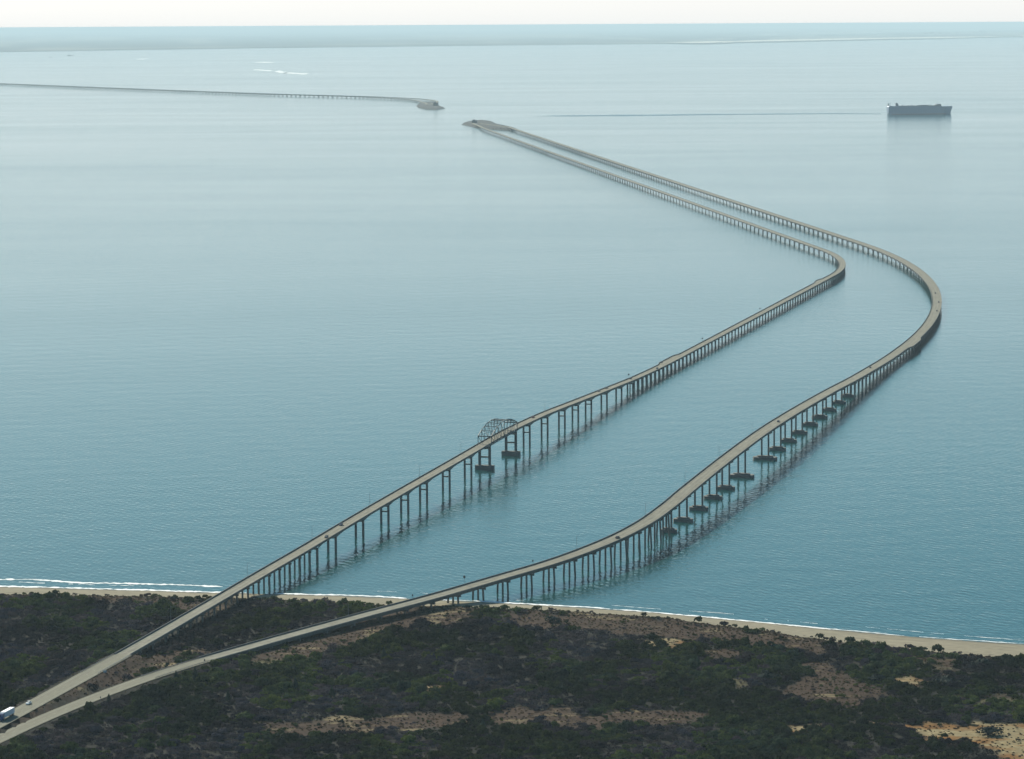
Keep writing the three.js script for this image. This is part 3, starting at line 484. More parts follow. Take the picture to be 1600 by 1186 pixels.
const rockMat = mat(0.06, 0.06, 0.057, 1, { side: THREE.DoubleSide, flatShading: true });
tag(meshOf('tunnel_island', moundGeo([[5, 11699], [-75, 11871], [-122, 12050], [-159, 12263], [-183, 12450], [-179, 12653], [-154, 12798], [-119, 12877], [-77, 12716], [-27, 12302], [25, 11840], [27, 11749]], 7.2, 26, 3), rockMat, scene), 'rock armoured man made island where the twin bridges dive into the tunnel', 'island', null, 'structure');
tag(meshOf('tunnel_island', moundGeo([[-292, 14861], [-324, 14644], [-374, 14711], [-414, 15004], [-435, 15364], [-432, 15802], [-386, 16052], [-351, 15846], [-326, 15339]], 6.8, 24, 4), rockMat, scene), 'rock armoured man made island at the far mouth of the tunnel', 'island', null, 'structure');
function blockHouse(label, x, D, y, w, h, d, rows) {
  const t = thing('ventilation_building', label, 'building');
  meshOf('wall', box(w, h, d, x, y + h / 2, -D), mat(0.07, 0.068, 0.063, 0.9), t);
  meshOf('roof', box(w + 1, 0.8, d + 1, x, y + h + 0.4, -D), mat(0.12, 0.12, 0.12, 0.9), t);
  meshOf('roof_house', box(w * 0.4, 3, d * 0.4, x - w * 0.1, y + h + 2.3, -D), mat(0.07, 0.07, 0.065, 0.9), t);
  for (let i = 0; i < rows; i++) meshOf('louvre', box(w / rows * 0.6, h * 0.5, 0.3, x - w / 2 + (i + 0.5) * w / rows, y + h * 0.55, -D + d / 2 + 0.15), darkSteel, t);
  return t;
}
blockHouse('small square ventilation building on the nearer tunnel island', -134, 12427, 7.2, 20, 8.5, 26, 4);
blockHouse('tall ventilation building on the far tunnel island', -339, 15109, 6.5, 20, 14, 26, 4);
{ const ra = new Route([[465.1 - 0.0929 * (L_END - 5705.9), L_END], [-112, 12010], [-128, 12180], [-140, 12340]], [[0, 8.2]]), rb = new Route([[561.8 - 0.0919 * (R_END - 5650.2), R_END], [-40, 12010], [-82, 12180], [-118, 12340]], [[0, 8.3]]); const g = mergeGeometries([sweep(ra, 0, ra.length, rect(-5, 5, -1.6, 0), 30), sweep(rb, 0, rb.length, rect(-5, 5, -1.6, 0), 30)]); tag(meshOf('tunnel_road', g, roadMat, scene), 'pale paved road over the nearer tunnel island', 'road', null, 'structure'); }

// ------------------------------------------------------------------ the car carrier
{
  const t = thing('cargo_ship', 'big slab sided vehicle carrier ship, dark against the haze, heading right', 'ship');
  t.position.set(1660, 0, -13541); t.rotation.y = 0.12; t.scale.setScalar(1.155);
  const L = 230, B = 34, H = 27;                     // local x forward
  const hullMat = mat(0.14, 0.20, 0.28, 0.6), houseMat = mat(0.13, 0.15, 0.17, 0.6), white = mat(0.6, 0.6, 0.58, 0.6);
  const stations = [[-115, 0.86, 3, 26], [-112, 0.92, -2, 29], [-100, 1, -6, 29], [60, 1, -6, H], [88, 0.9, -6, H], [103, 0.55, -6, H], [110, 0.28, -6, H], [112, 0.2, 6, H], [116, 0.10, 19, H - 1], [118, 0.02, 22, H - 2]];
  const pos = [], idx = []; for (const [x, w, b, h] of stations) { const hw = B / 2 * w; const fl = x > 80 ? 1.25 : 1; pos.push(x, b, 0, x, Math.min(b + 3, h - 1), hw * 0.96, x, h, hw * fl, x, h, -hw * fl, x, Math.min(b + 3, h - 1), -hw * 0.96); }
  const m = 5; for (let i = 0; i < stations.length - 1; i++) for (let k = 0; k < m; k++) { const a = i * m + k, b = i * m + (k + 1) % m, c = a + m, d = b + m; idx.push(a, c, b, b, c, d); }
  for (const e of [0, stations.length - 1]) { const o = e * m; idx.push(o, o + 1, o + 2, o, o + 2, o + 3, o, o + 3, o + 4); }
  let hg = new THREE.BufferGeometry(); hg.setAttribute('position', new THREE.Float32BufferAttribute(pos, 3)); hg.setIndex(idx); hg = hg.toNonIndexed(); hg.computeVertexNormals();
  hullMat.side = THREE.DoubleSide; meshOf('hull', hg, hullMat, t);
  meshOf('car_deck_house', mergeGeometries([box(150, 3.2, 30, -4, H + 1.6, 0), box(34, 2.0, 29, 12, H + 4.1, 0)]), houseMat, t);
  const br = meshOf('wheelhouse', mergeGeometries([box(20, 5.2, 31, 64, H + 2.6, 0), box(13, 3.0, 34, 66, H + 6.6, 0)]), houseMat, t); meshOf('window_band', box(0.4, 1.1, 30, 72.8, H + 7, 0), mat(0.02, 0.03, 0.04, 0.15), br);
  meshOf('mast', mergeGeometries([cyl(0.7, 0.4, 9, 63, H + 8, 0), box(0.6, 0.6, 8, 63, H + 13, 0)]), houseMat, t);
  meshOf('funnel', mergeGeometries([box(9, 8, 9, -82, H + 5.6, 0), box(6, 3, 6, -83, H + 11, 0)]), mat(0.08, 0.09, 0.11, 0.6), t);
  meshOf('stern_ramp', bar([-112, 8, -10], [-110, H + 11, -10], 3.2, 9), houseMat, t); meshOf('stern_mast', cyl(0.8, 0.5, 13, -108, H + 2, 8), houseMat, t);
  for (let i = 0; i < 7; i++) meshOf('vent_house', box(4, 2.4, 4, -60 + i * 17, H + 4.4, 10 * (i % 2 ? 1 : -1)), houseMat, t);
  meshOf('waterline_band', box(196, 1.6, B + 0.4, -6, 1.0, 0), mat(0.16, 0.05, 0.045, 0.7), t);
}
const wakeMat = new THREE.MeshPhysicalMaterial({ color: rgb(0.012, 0.06, 0.08), roughness: 0.28, ior: 1.333, normalMap: normalTex });
{
  const pts = [[70, 13541], [188, 13553], [527, 13580], [789, 13622], [1003, 13649], [1320, 13676], [1525, 13575]], pos = [], uv = [], idx = []; let k = 0;
  for (let i = 0; i < pts.length - 1; i++) for (let j = 0; j < 12; j++) { const f = (i + j / 12) / (pts.length - 1), x = mixn(pts[i][0], pts[i + 1][0], j / 12), D = mixn(pts[i][1], pts[i + 1][1], j / 12), w = mixn(45, 120, 1 - f) * (0.6 + 0.7 * fbm(x / 90, 4, 8, 3)) * smooth(0, 0.25, f); pos.push(x, 0.12, -(D + w), x, 0.12, -(D - w)); uv.push(x, D + w, x, D - w); if (k) idx.push(2 * k - 2, 2 * k - 1, 2 * k, 2 * k - 1, 2 * k + 1, 2 * k); k++; }
  const g = new THREE.BufferGeometry(); g.setAttribute('position', new THREE.Float32BufferAttribute(pos, 3)); g.setAttribute('uv', new THREE.Float32BufferAttribute(uv, 2)); g.setIndex(idx); g.computeVertexNormals();
  tag(meshOf('ship_wake', g, wakeMat, scene), 'long churned wake trailing behind the vehicle carrier', 'wake', null, 'stuff');
}
// small craft and white water far out
function smallCraft(label, x, D, L, turn) {
  const t = thing('small_boat', label, 'boat'); t.position.set(x, 0, -D); t.rotation.y = turn;
  const s = new THREE.Shape(); s.moveTo(-L / 2, 0); s.lineTo(L * 0.42, 0); s.lineTo(L / 2, L * 0.07); s.lineTo(-L / 2, L * 0.06); s.closePath();
  const g = new THREE.ExtrudeGeometry(s, { depth: L * 0.2, bevelEnabled: false }); g.translate(0, -0.4, -L * 0.1); meshOf('hull', g, mat(0.05, 0.06, 0.08, 0.6), t);
  meshOf('deckhouse', box(L * 0.22, L * 0.12, L * 0.14, -L * 0.2, L * 0.12, 0), mat(0.1, 0.11, 0.12, 0.6), t);
  meshOf('mast', cyl(0.4, 0.3, L * 0.12, -L * 0.2, L * 0.17, 0, 6), darkSteel, t);
}
smallCraft('small dark boat amid the white streaks far out', -1767, 26259, 34, 2.8);
smallCraft('tiny distant ship off the far shore at upper left, longer of two', -5696, 43308, 88, 0.1);
smallCraft('tiny distant ship off the far shore at upper left, shorter of two', -5652, 41165, 46, 0.1);
ribbon('white_water', [[-2191, 28577], [-1968, 27610]], 420, 31, foamMat, 0.4, 'left third of the broken white streak far beyond the left bridge', 0.1, 'stuff', 'foam', 140, 20, 0.15);
ribbon('white_water', [[-1929, 27555], [-1800, 26597]], 620, 34, foamMat, 0.4, 'bright middle of the broken white streak far beyond the left bridge', 0.1, 'stuff', 'foam', 140, 20, 0.15);
ribbon('white_water', [[-1772, 26458], [-1568, 25751]], 560, 35, foamMat, 0.4, 'right third of the broken white streak far beyond the left bridge', 0.1, 'stuff', 'foam', 140, 20, 0.15);
ribbon('white_water', [[-2615, 34388], [-2411, 34007]], 750, 32, foamMat, 0.4, 'short white streak of breaking water above the long one', 0.02, 'stuff', 'foam', 120, 15, 0.2);
ribbon('white_water', [[-4300, 38514], [-4175, 38447]], 700, 33, foamMat, 0.4, 'small lone white streak near the far shore at upper left', 0.02, 'stuff', 'foam', 90, 10, 0.2);

// ------------------------------------------------------------------ the far shore
{
  const front = [[-21542, 29621], [-13266, 40536], [-9933, 47304], [-7750, 50797], [-6106, 53429], [-4282, 56345], [34, 60309], [3363, 62113], [4853, 66224], [6872, 71405], [9577, 76649], [12602, 82025], [20134, 95411], [51034, 132690]];
  const line = []; for (let i = 0; i < front.length - 1; i++) for (let j = 0; j < 12; j++) line.push([mixn(front[i][0], front[i + 1][0], j / 12), mixn(front[i][1], front[i + 1][1], j / 12)]); line.push(front[front.length - 1]);
  const pos = [], col = [], idx = [], cols = 26;
  line.forEach(([x, D], i) => { for (let j = 0; j <= cols; j++) { const t = j / cols, l = Math.hypot(x, D), k = mixn(1, 960000 / l, Math.pow(t, 3.2)); pos.push(x * k, j === 0 ? -2 : 8 + 8 * Math.min(1, j / 3) + 5 * fbm(i / 3, j / 2, 12, 2), -D * k);
    const f = smooth(0.48, 0.66, fbm(i / 5, j / 1.3, 14, 3)); col.push(mixn(0.022, 0.15, f), mixn(0.036, 0.145, f), mixn(0.034, 0.12, f)); } });   // dark woods, pale fields and towns
  for (let i = 0; i < line.length - 1; i++) for (let j = 0; j < cols; j++) { const a = i * (cols + 1) + j, b = a + 1, c = a + cols + 1, d = c + 1; idx.push(a, c, b, b, c, d); }
  const g = new THREE.BufferGeometry(); g.setAttribute('position', new THREE.Float32BufferAttribute(pos, 3)); g.setAttribute('color', new THREE.Float32BufferAttribute(col, 3)); g.setIndex(idx); g.computeVertexNormals();
  tag(meshOf('far_shore', g, mat(1, 1, 1, 1, { side: THREE.DoubleSide, vertexColors: true }), scene), 'low wooded mainland shore along the horizon', 'shore', null, 'structure');
}
const beachMat = mat(0.62, 0.57, 0.47, 1), inletMat = new THREE.MeshPhysicalMaterial({ color: rgb(0.02, 0.07, 0.08), roughness: 0.12, ior: 1.333 });
ribbon('far_beach', [[2578, 61434], [3458, 62325], [4900, 66253], [6898, 71365], [9573, 76581], [12597, 81964], [18766, 92786]], 4600, 51, beachMat, 24, 'thin pale beach along the far shore at upper right', 0.12, 'structure', 'beach', 1500, 120, 0.15);
for (const [pts, w, seed, label] of [
  [[[7197, 100970], [9583, 105901], [11203, 109875], [13335, 118107]], 5200, 61, 'bright inlet behind the far beach at upper right'],
  [[[13803, 121567], [16147, 131286], [23510, 153050], [28793, 170956]], 9000, 62, 'broad bright inlet near the horizon at far right'],
  [[[-10453, 122362], [-8846, 124312]], 4200, 63, 'small bright inlet on the far shore above the white streaks'],
  [[[-3815, 119385], [-2478, 110693]], 3600, 64, 'bright sliver of water on the far shore above the far tunnel island'],
  [[[-1680, 103487], [-571, 102268]], 3000, 65, 'bright sliver of water on the far shore above the nearer tunnel island'],
  [[[2952, 107916], [4115, 105946]], 3000, 66, 'bright sliver of water on the far shore left of the ship'],
  [[[4497, 102076], [5780, 103121]], 3000, 67, 'bright sliver of water on the far shore next to the far beach']]) ribbon('far_inlet', pts, w, seed, inletMat, 26, label, 0.05, 'structure', 'water', 900, 60, 0.15);
{
  const R = rng(404);
  const spots = [[12670, 101927, 3], [13033, 103379, 5], [13242, 102892, 4], [13678, 104360, 3], [14203, 106353, 3], [15355, 110467, 3], [15780, 112055, 7], [15985, 112590, 4], [16422, 113670, 3], [16956, 115864, 2]];
  spots.forEach(([x, D, k], i) => {
    const t = thing('hotel_block', 'hazy block on the resort skyline of the far shore, ' + ordinal(i) + ' from its left end', 'building', 'far resort skyline'), w = 80 + 70 * R(), h = 10 * k;
    meshOf('tower', box(w, h, 30, x, 15 + h / 2, -D), mat(0.10, 0.10, 0.10, 0.9), t); meshOf('roof', box(w * 0.4, 6, 14, x, 18 + h, -D), mat(0.12, 0.12, 0.12, 0.9), t);
  });
}

// ------------------------------------------------------------------ traffic
const glass = mat(0.015, 0.02, 0.025, 0.1), tyre = mat(0.02, 0.02, 0.02, 0.9), rimMat = mat(0.35, 0.35, 0.36, 0.4, { metalness: 0.6 }), lampRed = mat(0.35, 0.02, 0.02, 0.4), lampClear = mat(0.6, 0.6, 0.58, 0.3);
const shapeOf = (pts) => { const s = new THREE.Shape(); pts.forEach(([x, y], i) => i ? s.lineTo(x, y) : s.moveTo(x, y)); s.closePath(); return s; };
const bodyGeo = (() => { const g = new THREE.ExtrudeGeometry(shapeOf([[-2.25, 0.35], [2.2, 0.3], [2.28, 0.62], [2.1, 0.82], [1.05, 0.95], [-1.9, 1.0], [-2.28, 0.9]]), { depth: 1.64, bevelEnabled: true, bevelSize: 0.07, bevelThickness: 0.07, bevelSegments: 2 }); g.translate(0, 0, -0.82); return g; })();
const cabinGeo = (() => { const g = new THREE.ExtrudeGeometry(shapeOf([[-1.85, 0.98], [1.0, 0.94], [0.3, 1.42], [-1.15, 1.45]]), { depth: 1.4, bevelEnabled: true, bevelSize: 0.05, bevelThickness: 0.05, bevelSegments: 1 }); g.translate(0, 0, -0.7); return g; })();
const roofGeo = (() => { const g = new THREE.ExtrudeGeometry(shapeOf([[-1.2, 1.5], [0.3, 1.475], [0.2, 1.53], [-1.1, 1.555]]), { depth: 1.36, bevelEnabled: false }); g.translate(0, 0, -0.68); return g; })();
const tyreGeo = (() => { const g = new THREE.CylinderGeometry(0.33, 0.33, 0.22, 14); g.rotateX(Math.PI / 2); return g; })(), rimGeo = (() => { const g = new THREE.CylinderGeometry(0.2, 0.2, 0.24, 10); g.rotateX(Math.PI / 2); return g; })();
function car(label, route, D, lane, away, paint, group = 'cars on the bridges') {
  const t = thing('car', label, 'car', group), s = route.sOf(D), [x, d, h, q] = route.off(s, lane);
  t.position.set(x, h + 0.02, -d); t.rotation.y = Math.atan2(q.td, q.tx) + (away ? 0 : Math.PI);
  meshOf('body', bodyGeo, paint, t); meshOf('windows', cabinGeo, glass, t); meshOf('roof', roofGeo, paint, t);
  for (const [wx, wz] of [[1.4, 0.76], [1.4, -0.76], [-1.4, 0.76], [-1.4, -0.76]]) { const w = sub('wheel', t); w.position.set(wx, 0.33, wz); meshOf('tyre', tyreGeo, tyre, w); meshOf('rim', rimGeo, rimMat, w); }
  for (const z of [-0.62, 0.62]) { meshOf('headlight', box(0.08, 0.14, 0.34, 2.31, 0.68, z), lampClear, t); meshOf('tail_light', box(0.08, 0.16, 0.3, -2.34, 0.8, z), lampRed, t); }
  return t;
}
const paintDark = mat(0.025, 0.027, 0.03, 0.35), paintBlue = mat(0.03, 0.045, 0.08, 0.35), paintRed = mat(0.10, 0.02, 0.018, 0.35), paintBright = mat(0.80, 0.80, 0.76, 0.3), paintGrey = mat(0.08, 0.085, 0.09, 0.35);
car('white car on the road just ahead of the truck', routeL, 1773, -2.4, false, paintBright, 'cars on the island roads');
car('dark car on the truss bridge, nearer of two close together near shore', routeL, 2306.6, 1.9, false, paintDark);
car('dark car on the truss bridge, farther of two close together near shore', routeL, 2355.1, -2.1, false, paintBlue);
car('dark red car on the truss bridge just beyond the truss', routeL, 2945.1, -2.1, false, paintRed);
car('dark car on the truss bridge downgrade, nearer of two in file', routeL, 3219.8, -2.1, false, paintGrey);
car('dark car on the truss bridge downgrade, farther of two in file', routeL, 3255.4, -2.1, false, paintDark);
car('dark car on the truss bridge where the tall piers end', routeL, 3370.8, -2.1, false, paintDark);
car('grey car on the low trestle just before the first lay-by', routeL, 3488.8, 1.9, false, paintGrey);
car('dark car parked in the first lay-by of the truss bridge', routeL, 3553.8, -6.4, false, paintDark);
car('dark car climbing the piled bridge above the long battered piles', routeR, 2281.3, 1.6, true, paintDark);
car('dark car on the crest of the bridge without truss', routeR, 2878.8, 0.8, true, paintBlue);
car('small dark car on the downgrade of the bridge without truss', routeR, 3464.9, -2.2, true, paintGrey);
car('dark car on the sweeping bend, nearest of the three there', routeR, 4179.8, 2.2, true, paintDark);
car('small grey car on the sweeping bend, middle of the three there', routeR, 4312, 2.4, true, paintGrey);
car('dark car on the sweeping bend, farthest of the three there', routeR, 4455.7, -0.6, true, paintDark);
{
  const t = thing('box_truck', 'articulated truck with white roofed trailer, cut by the left edge of the picture', 'truck');
  const [x, d, h, q] = routeL.off(routeL.sOf(1737.6), -0.6); t.position.set(x, h + 0.02, -d); t.rotation.y = Math.atan2(q.td, q.tx) + Math.PI;     // local +x is forward, towards the camera
  const whiteP = mat(0.80, 0.80, 0.78, 0.45), blueP = mat(0.03, 0.07, 0.16, 0.4);
  meshOf('trailer_body', box(13.6, 2.85, 2.55, -2, 2.62, 0), mat(0.42, 0.46, 0.52, 0.6), t);
  meshOf('trailer_roof', box(13.66, 0.08, 2.6, -2, 4.1, 0), whiteP, t);
  for (const z of [-0.62, 0.62]) meshOf('rear_door', box(0.06, 2.6, 1.18, -8.84, 2.62, z), mat(0.5, 0.52, 0.55, 0.5), t);
  meshOf('chassis', box(13, 0.3, 1.0, -2, 1.0, 0), darkSteel, t); meshOf('bumper', box(0.12, 0.25, 2.3, -8.7, 0.6, 0), darkSteel, t);
  const cab = new THREE.ExtrudeGeometry(shapeOf([[5.6, 0.6], [8.9, 0.55], [9.0, 1.6], [7.9, 1.95], [7.5, 3.0], [6.6, 3.7], [5.6, 3.85]]), { depth: 2.3, bevelEnabled: true, bevelSize: 0.08, bevelThickness: 0.08, bevelSegments: 2 }); cab.translate(0, 0, -1.15); meshOf('cab', cab, blueP, t);
  meshOf('windscreen', bar([7.98, 2.0, 0], [7.6, 2.98, 0], 2.1, 0.06), glass, t);
  const tg = new THREE.CylinderGeometry(0.5, 0.5, 0.5, 16); tg.rotateX(Math.PI / 2); const rg = new THREE.CylinderGeometry(0.28, 0.28, 0.52, 10); rg.rotateX(Math.PI / 2);
  for (const wx of [-7.6, -6.4, 5.2, 6.3, 8.3]) for (const z of [-1.0, 1.0]) { const w = sub('wheel', t); w.position.set(wx, 0.5, z); meshOf('tyre', tg, tyre, w); meshOf('rim', rg, rimMat, w); }
}

// ------------------------------------------------------------------ lamp posts and signs
const poleGeo = cyl(0.13, 0.08, 9, 0, 0, 0, 8), armGeo = bar([0, 8.9, 0], [1.9, 9.3, 0], 0.09), lumGeo = box(0.75, 0.16, 0.3, 2.1, 9.3, 0), plinthGeo = box(0.4, 0.35, 0.4, 0, 0.17, 0);
function lampPost(route, D, off, label, group) {
  const t = thing('lamp_post', label, 'lamp post', group), [x, d, h, q] = route.off(route.sOf(D), off); t.position.set(x, h + (Math.abs(off) > 5.2 || route === routeL ? 0.86 : 0.86), -d); t.rotation.y = Math.atan2(q.tx, -q.td) + Math.PI;
  meshOf('base', plinthGeo, galv, t); meshOf('pole', poleGeo, galv, t); meshOf('arm', armGeo, galv, t); meshOf('lamp_head', lumGeo, galv, t);
}
;[2006, 2152.9, 2295, 2437.6, 2575.3, 2702.8, 3001.8, 3130.6].forEach((D, i) => lampPost(routeL, D, -HW - 0.31, 'slender lamp post on the far parapet of the truss bridge, ' + ordinal(i) + ' from shore', 'lamp posts along the truss bridge'));
;[2026.9, 2237, 2363.6, 2501.1, 2639, 2788, 2937.6, 3087.6].forEach((D, i) => lampPost(routeR, D, -RW - 0.31, 'slender lamp post on the far parapet of the bridge without truss, ' + ordinal(i) + ' from shore', 'lamp posts along the bridge without truss'));
function sign(label, route, D, off, hgt, w, hh, colour, shape = 'box', lift = 0) {
  const t = thing('road_sign', label, 'sign'), [x, d, h, q] = route.off(route.sOf(D), off); t.position.set(x, h + lift, -d); t.rotation.y = Math.atan2(q.tx, -q.td) + Math.PI;
  meshOf('post', cyl(0.09, 0.09, hgt, 0, 0, 0, 8), galv, t);
  let g; if (shape === 'round') { g = new THREE.CylinderGeometry(w / 2, w / 2, 0.08, 20); g.rotateX(Math.PI / 2); g.translate(0, hgt - 0.1, 0.13); } else g = box(w, hh, 0.06, 0, hgt - hh / 2, 0.13);
  meshOf('panel', g, colour, t);
}
const signDark = mat(0.05, 0.055, 0.06, 0.6), signPale = mat(0.45, 0.46, 0.46, 0.6), signGreen = mat(0.02, 0.09, 0.05, 0.6);
sign('dark round sign on a post rising from the bridge without truss at the beach', routeR, 2123.5, -RW - 0.3, 4.6, 1.9, 1.9, signDark, 'round', 0.86);
sign('small sign on the bridge without truss just landward of the beach', routeR, 2079.4, -RW - 0.3, 2.6, 0.9, 1.2, signDark, 'box', 0.86);
sign('small dark sign on the bridge without truss above the third row of piles', routeR, 2186.5, -RW - 0.3, 2.8, 1.0, 1.3, signDark, 'box', 0.86);
for (const [D, lb] of [[3375.2, 'sign on the truss bridge where the tall piers end'], [3786.6, 'sign on the truss bridge low trestle beyond the first lay-by'], [4185.3, 'sign on the truss bridge low trestle nearest its sharp bend']]) sign('small dark square ' + lb, routeL, D, -HW - 0.3, 4.2, 1.5, 1.5, signDark, 'box', 0.86);
sign('pale square sign in the median beside the truss bridge approach', routeL, 1861.7, 7.6, 2.2, 1.9, 1.5, signPale, 'box', -1.2);
sign('thin sign post beside the right road near the two dark cedars', routeR, 1794.9, 6.6, 2.4, 0.5, 0.9, signDark, 'box', -0.4);
sign('tall slender sign post between the two roads near the truck', routeR, 1757.4, -6.3, 5.0, 0.5, 0.8, signDark, 'box', -0.4);
sign('dark sign on the median side where the right bridge starts', routeR, 1890.9, -6.2, 2.7, 0.9, 1.0, signDark, 'box', -0.4);
sign('dark sign on the inland side where the right bridge starts', routeR, 1896.1, 6.2, 2.9, 0.9, 1.1, signDark, 'box', -0.4);

// ------------------------------------------------------------------ vegetation
// a clump of leaf-sized faces spread through a lumpy crown
function crown(seed, { w, h, leaves, size, lobes, cone = false, y0 = 0.15 }) {
  const R = rng(seed), pos = [], nor = [], idx = [], L = [];
  for (let i = 0; i < lobes; i++) { const a = R() * 6.283, r = w * 0.5 * Math.sqrt(R()) * 0.72; L.push([Math.cos(a) * r, h * (0.35 + 0.4 * R()) * (1 - r / w * 0.6), Math.sin(a) * r, w * (0.20 + 0.13 * R()), h * (0.22 + 0.16 * R())]); }
  const p = new THREE.Vector3(), n = new THREE.Vector3(), u = new THREE.Vector3(), v = new THREE.Vector3();
  for (let i = 0; i < leaves; i++) {
    n.set(R() * 2 - 1, R() * 2 - 1, R() * 2 - 1).normalize();
    if (cone) { const t = Math.pow(R(), 0.75), a = R() * 6.283, rr = w * 0.5 * (1 - t) * (0.55 + 0.5 * R()) + 0.08; p.set(Math.cos(a) * rr, h * (y0 + (1 - y0) * t), Math.sin(a) * rr); n.set(Math.cos(a), 0.5, Math.sin(a)); }
    else { const l = L[Math.floor(R() * lobes)], k = 0.7 + 0.36 * R(); if (n.y < -0.45) n.y *= -0.5; p.set(l[0] + n.x * l[3] * k, Math.max(h * 0.04, l[1] + n.y * l[4] * k), l[2] + n.z * l[3] * k); }
    n.x += (R() - 0.5) * 0.6; n.y += (R() - 0.3) * 0.6; n.z += (R() - 0.5) * 0.6; n.normalize();
    u.set(R() - 0.5, R() - 0.5, R() - 0.5).cross(n).normalize(); v.crossVectors(n, u);
    const s = size * (0.6 + 0.8 * R()), b = pos.length / 3;
    for (const [a, c] of [[-1, -0.6], [1, -0.6], [0.7, 0.7], [-0.7, 0.7]]) { pos.push(p.x + (u.x * a + v.x * c) * s, p.y + (u.y * a + v.y * c) * s, p.z + (u.z * a + v.z * c) * s); nor.push(n.x, n.y, n.z); }
    idx.push(b, b + 1, b + 2, b, b + 2, b + 3);
  }
  const g = new THREE.BufferGeometry(); g.setAttribute('position', new THREE.Float32BufferAttribute(pos, 3)); g.setAttribute('normal', new THREE.Float32BufferAttribute(nor, 3)); g.setIndex(idx); return g;
}
const twigs = (seed, w, h, n, t) => {                // bare stems fanning out
  const R = rng(seed), list = [];
  for (let i = 0; i < n; i++) { const a = R() * 6.283, r = w * 0.5 * Math.sqrt(R()), b = r * 0.35; list.push(bar([Math.cos(a) * b, 0, Math.sin(a) * b], [Math.cos(a) * r + (R() - 0.5) * 0.5, h * (0.6 + 0.4 * R()), Math.sin(a) * r + (R() - 0.5) * 0.5], t)); }
  return mergeGeometries(list.map((g) => { g.deleteAttribute('uv'); return g; }));
};
const leafMat = new THREE.MeshPhysicalMaterial({ color: rgb(1, 1, 1), roughness: 1, side: THREE.DoubleSide, transmission: 0.3, thickness: 0, specularIntensity: 0.08 });
const bushes = [crown(11, { w: 4.4, h: 2.9, leaves: 150, size: 0.36, lobes: 7 }), crown(12, { w: 3.6, h: 2.5, leaves: 120, size: 0.34, lobes: 5 }), crown(13, { w: 5.2, h: 2.6, leaves: 170, size: 0.36, lobes: 9 })];
const bares = [crown(21, { w: 4.2, h: 2.7, leaves: 110, size: 0.28, lobes: 6 }), crown(22, { w: 3.4, h: 2.2, leaves: 90, size: 0.26, lobes: 5 })];
const tuft = crown(31, { w: 1.7, h: 0.8, leaves: 26, size: 0.26, lobes: 4 });
const lists = { evergreen: [[], [], []], bare: [[], []], grass: [[]] };
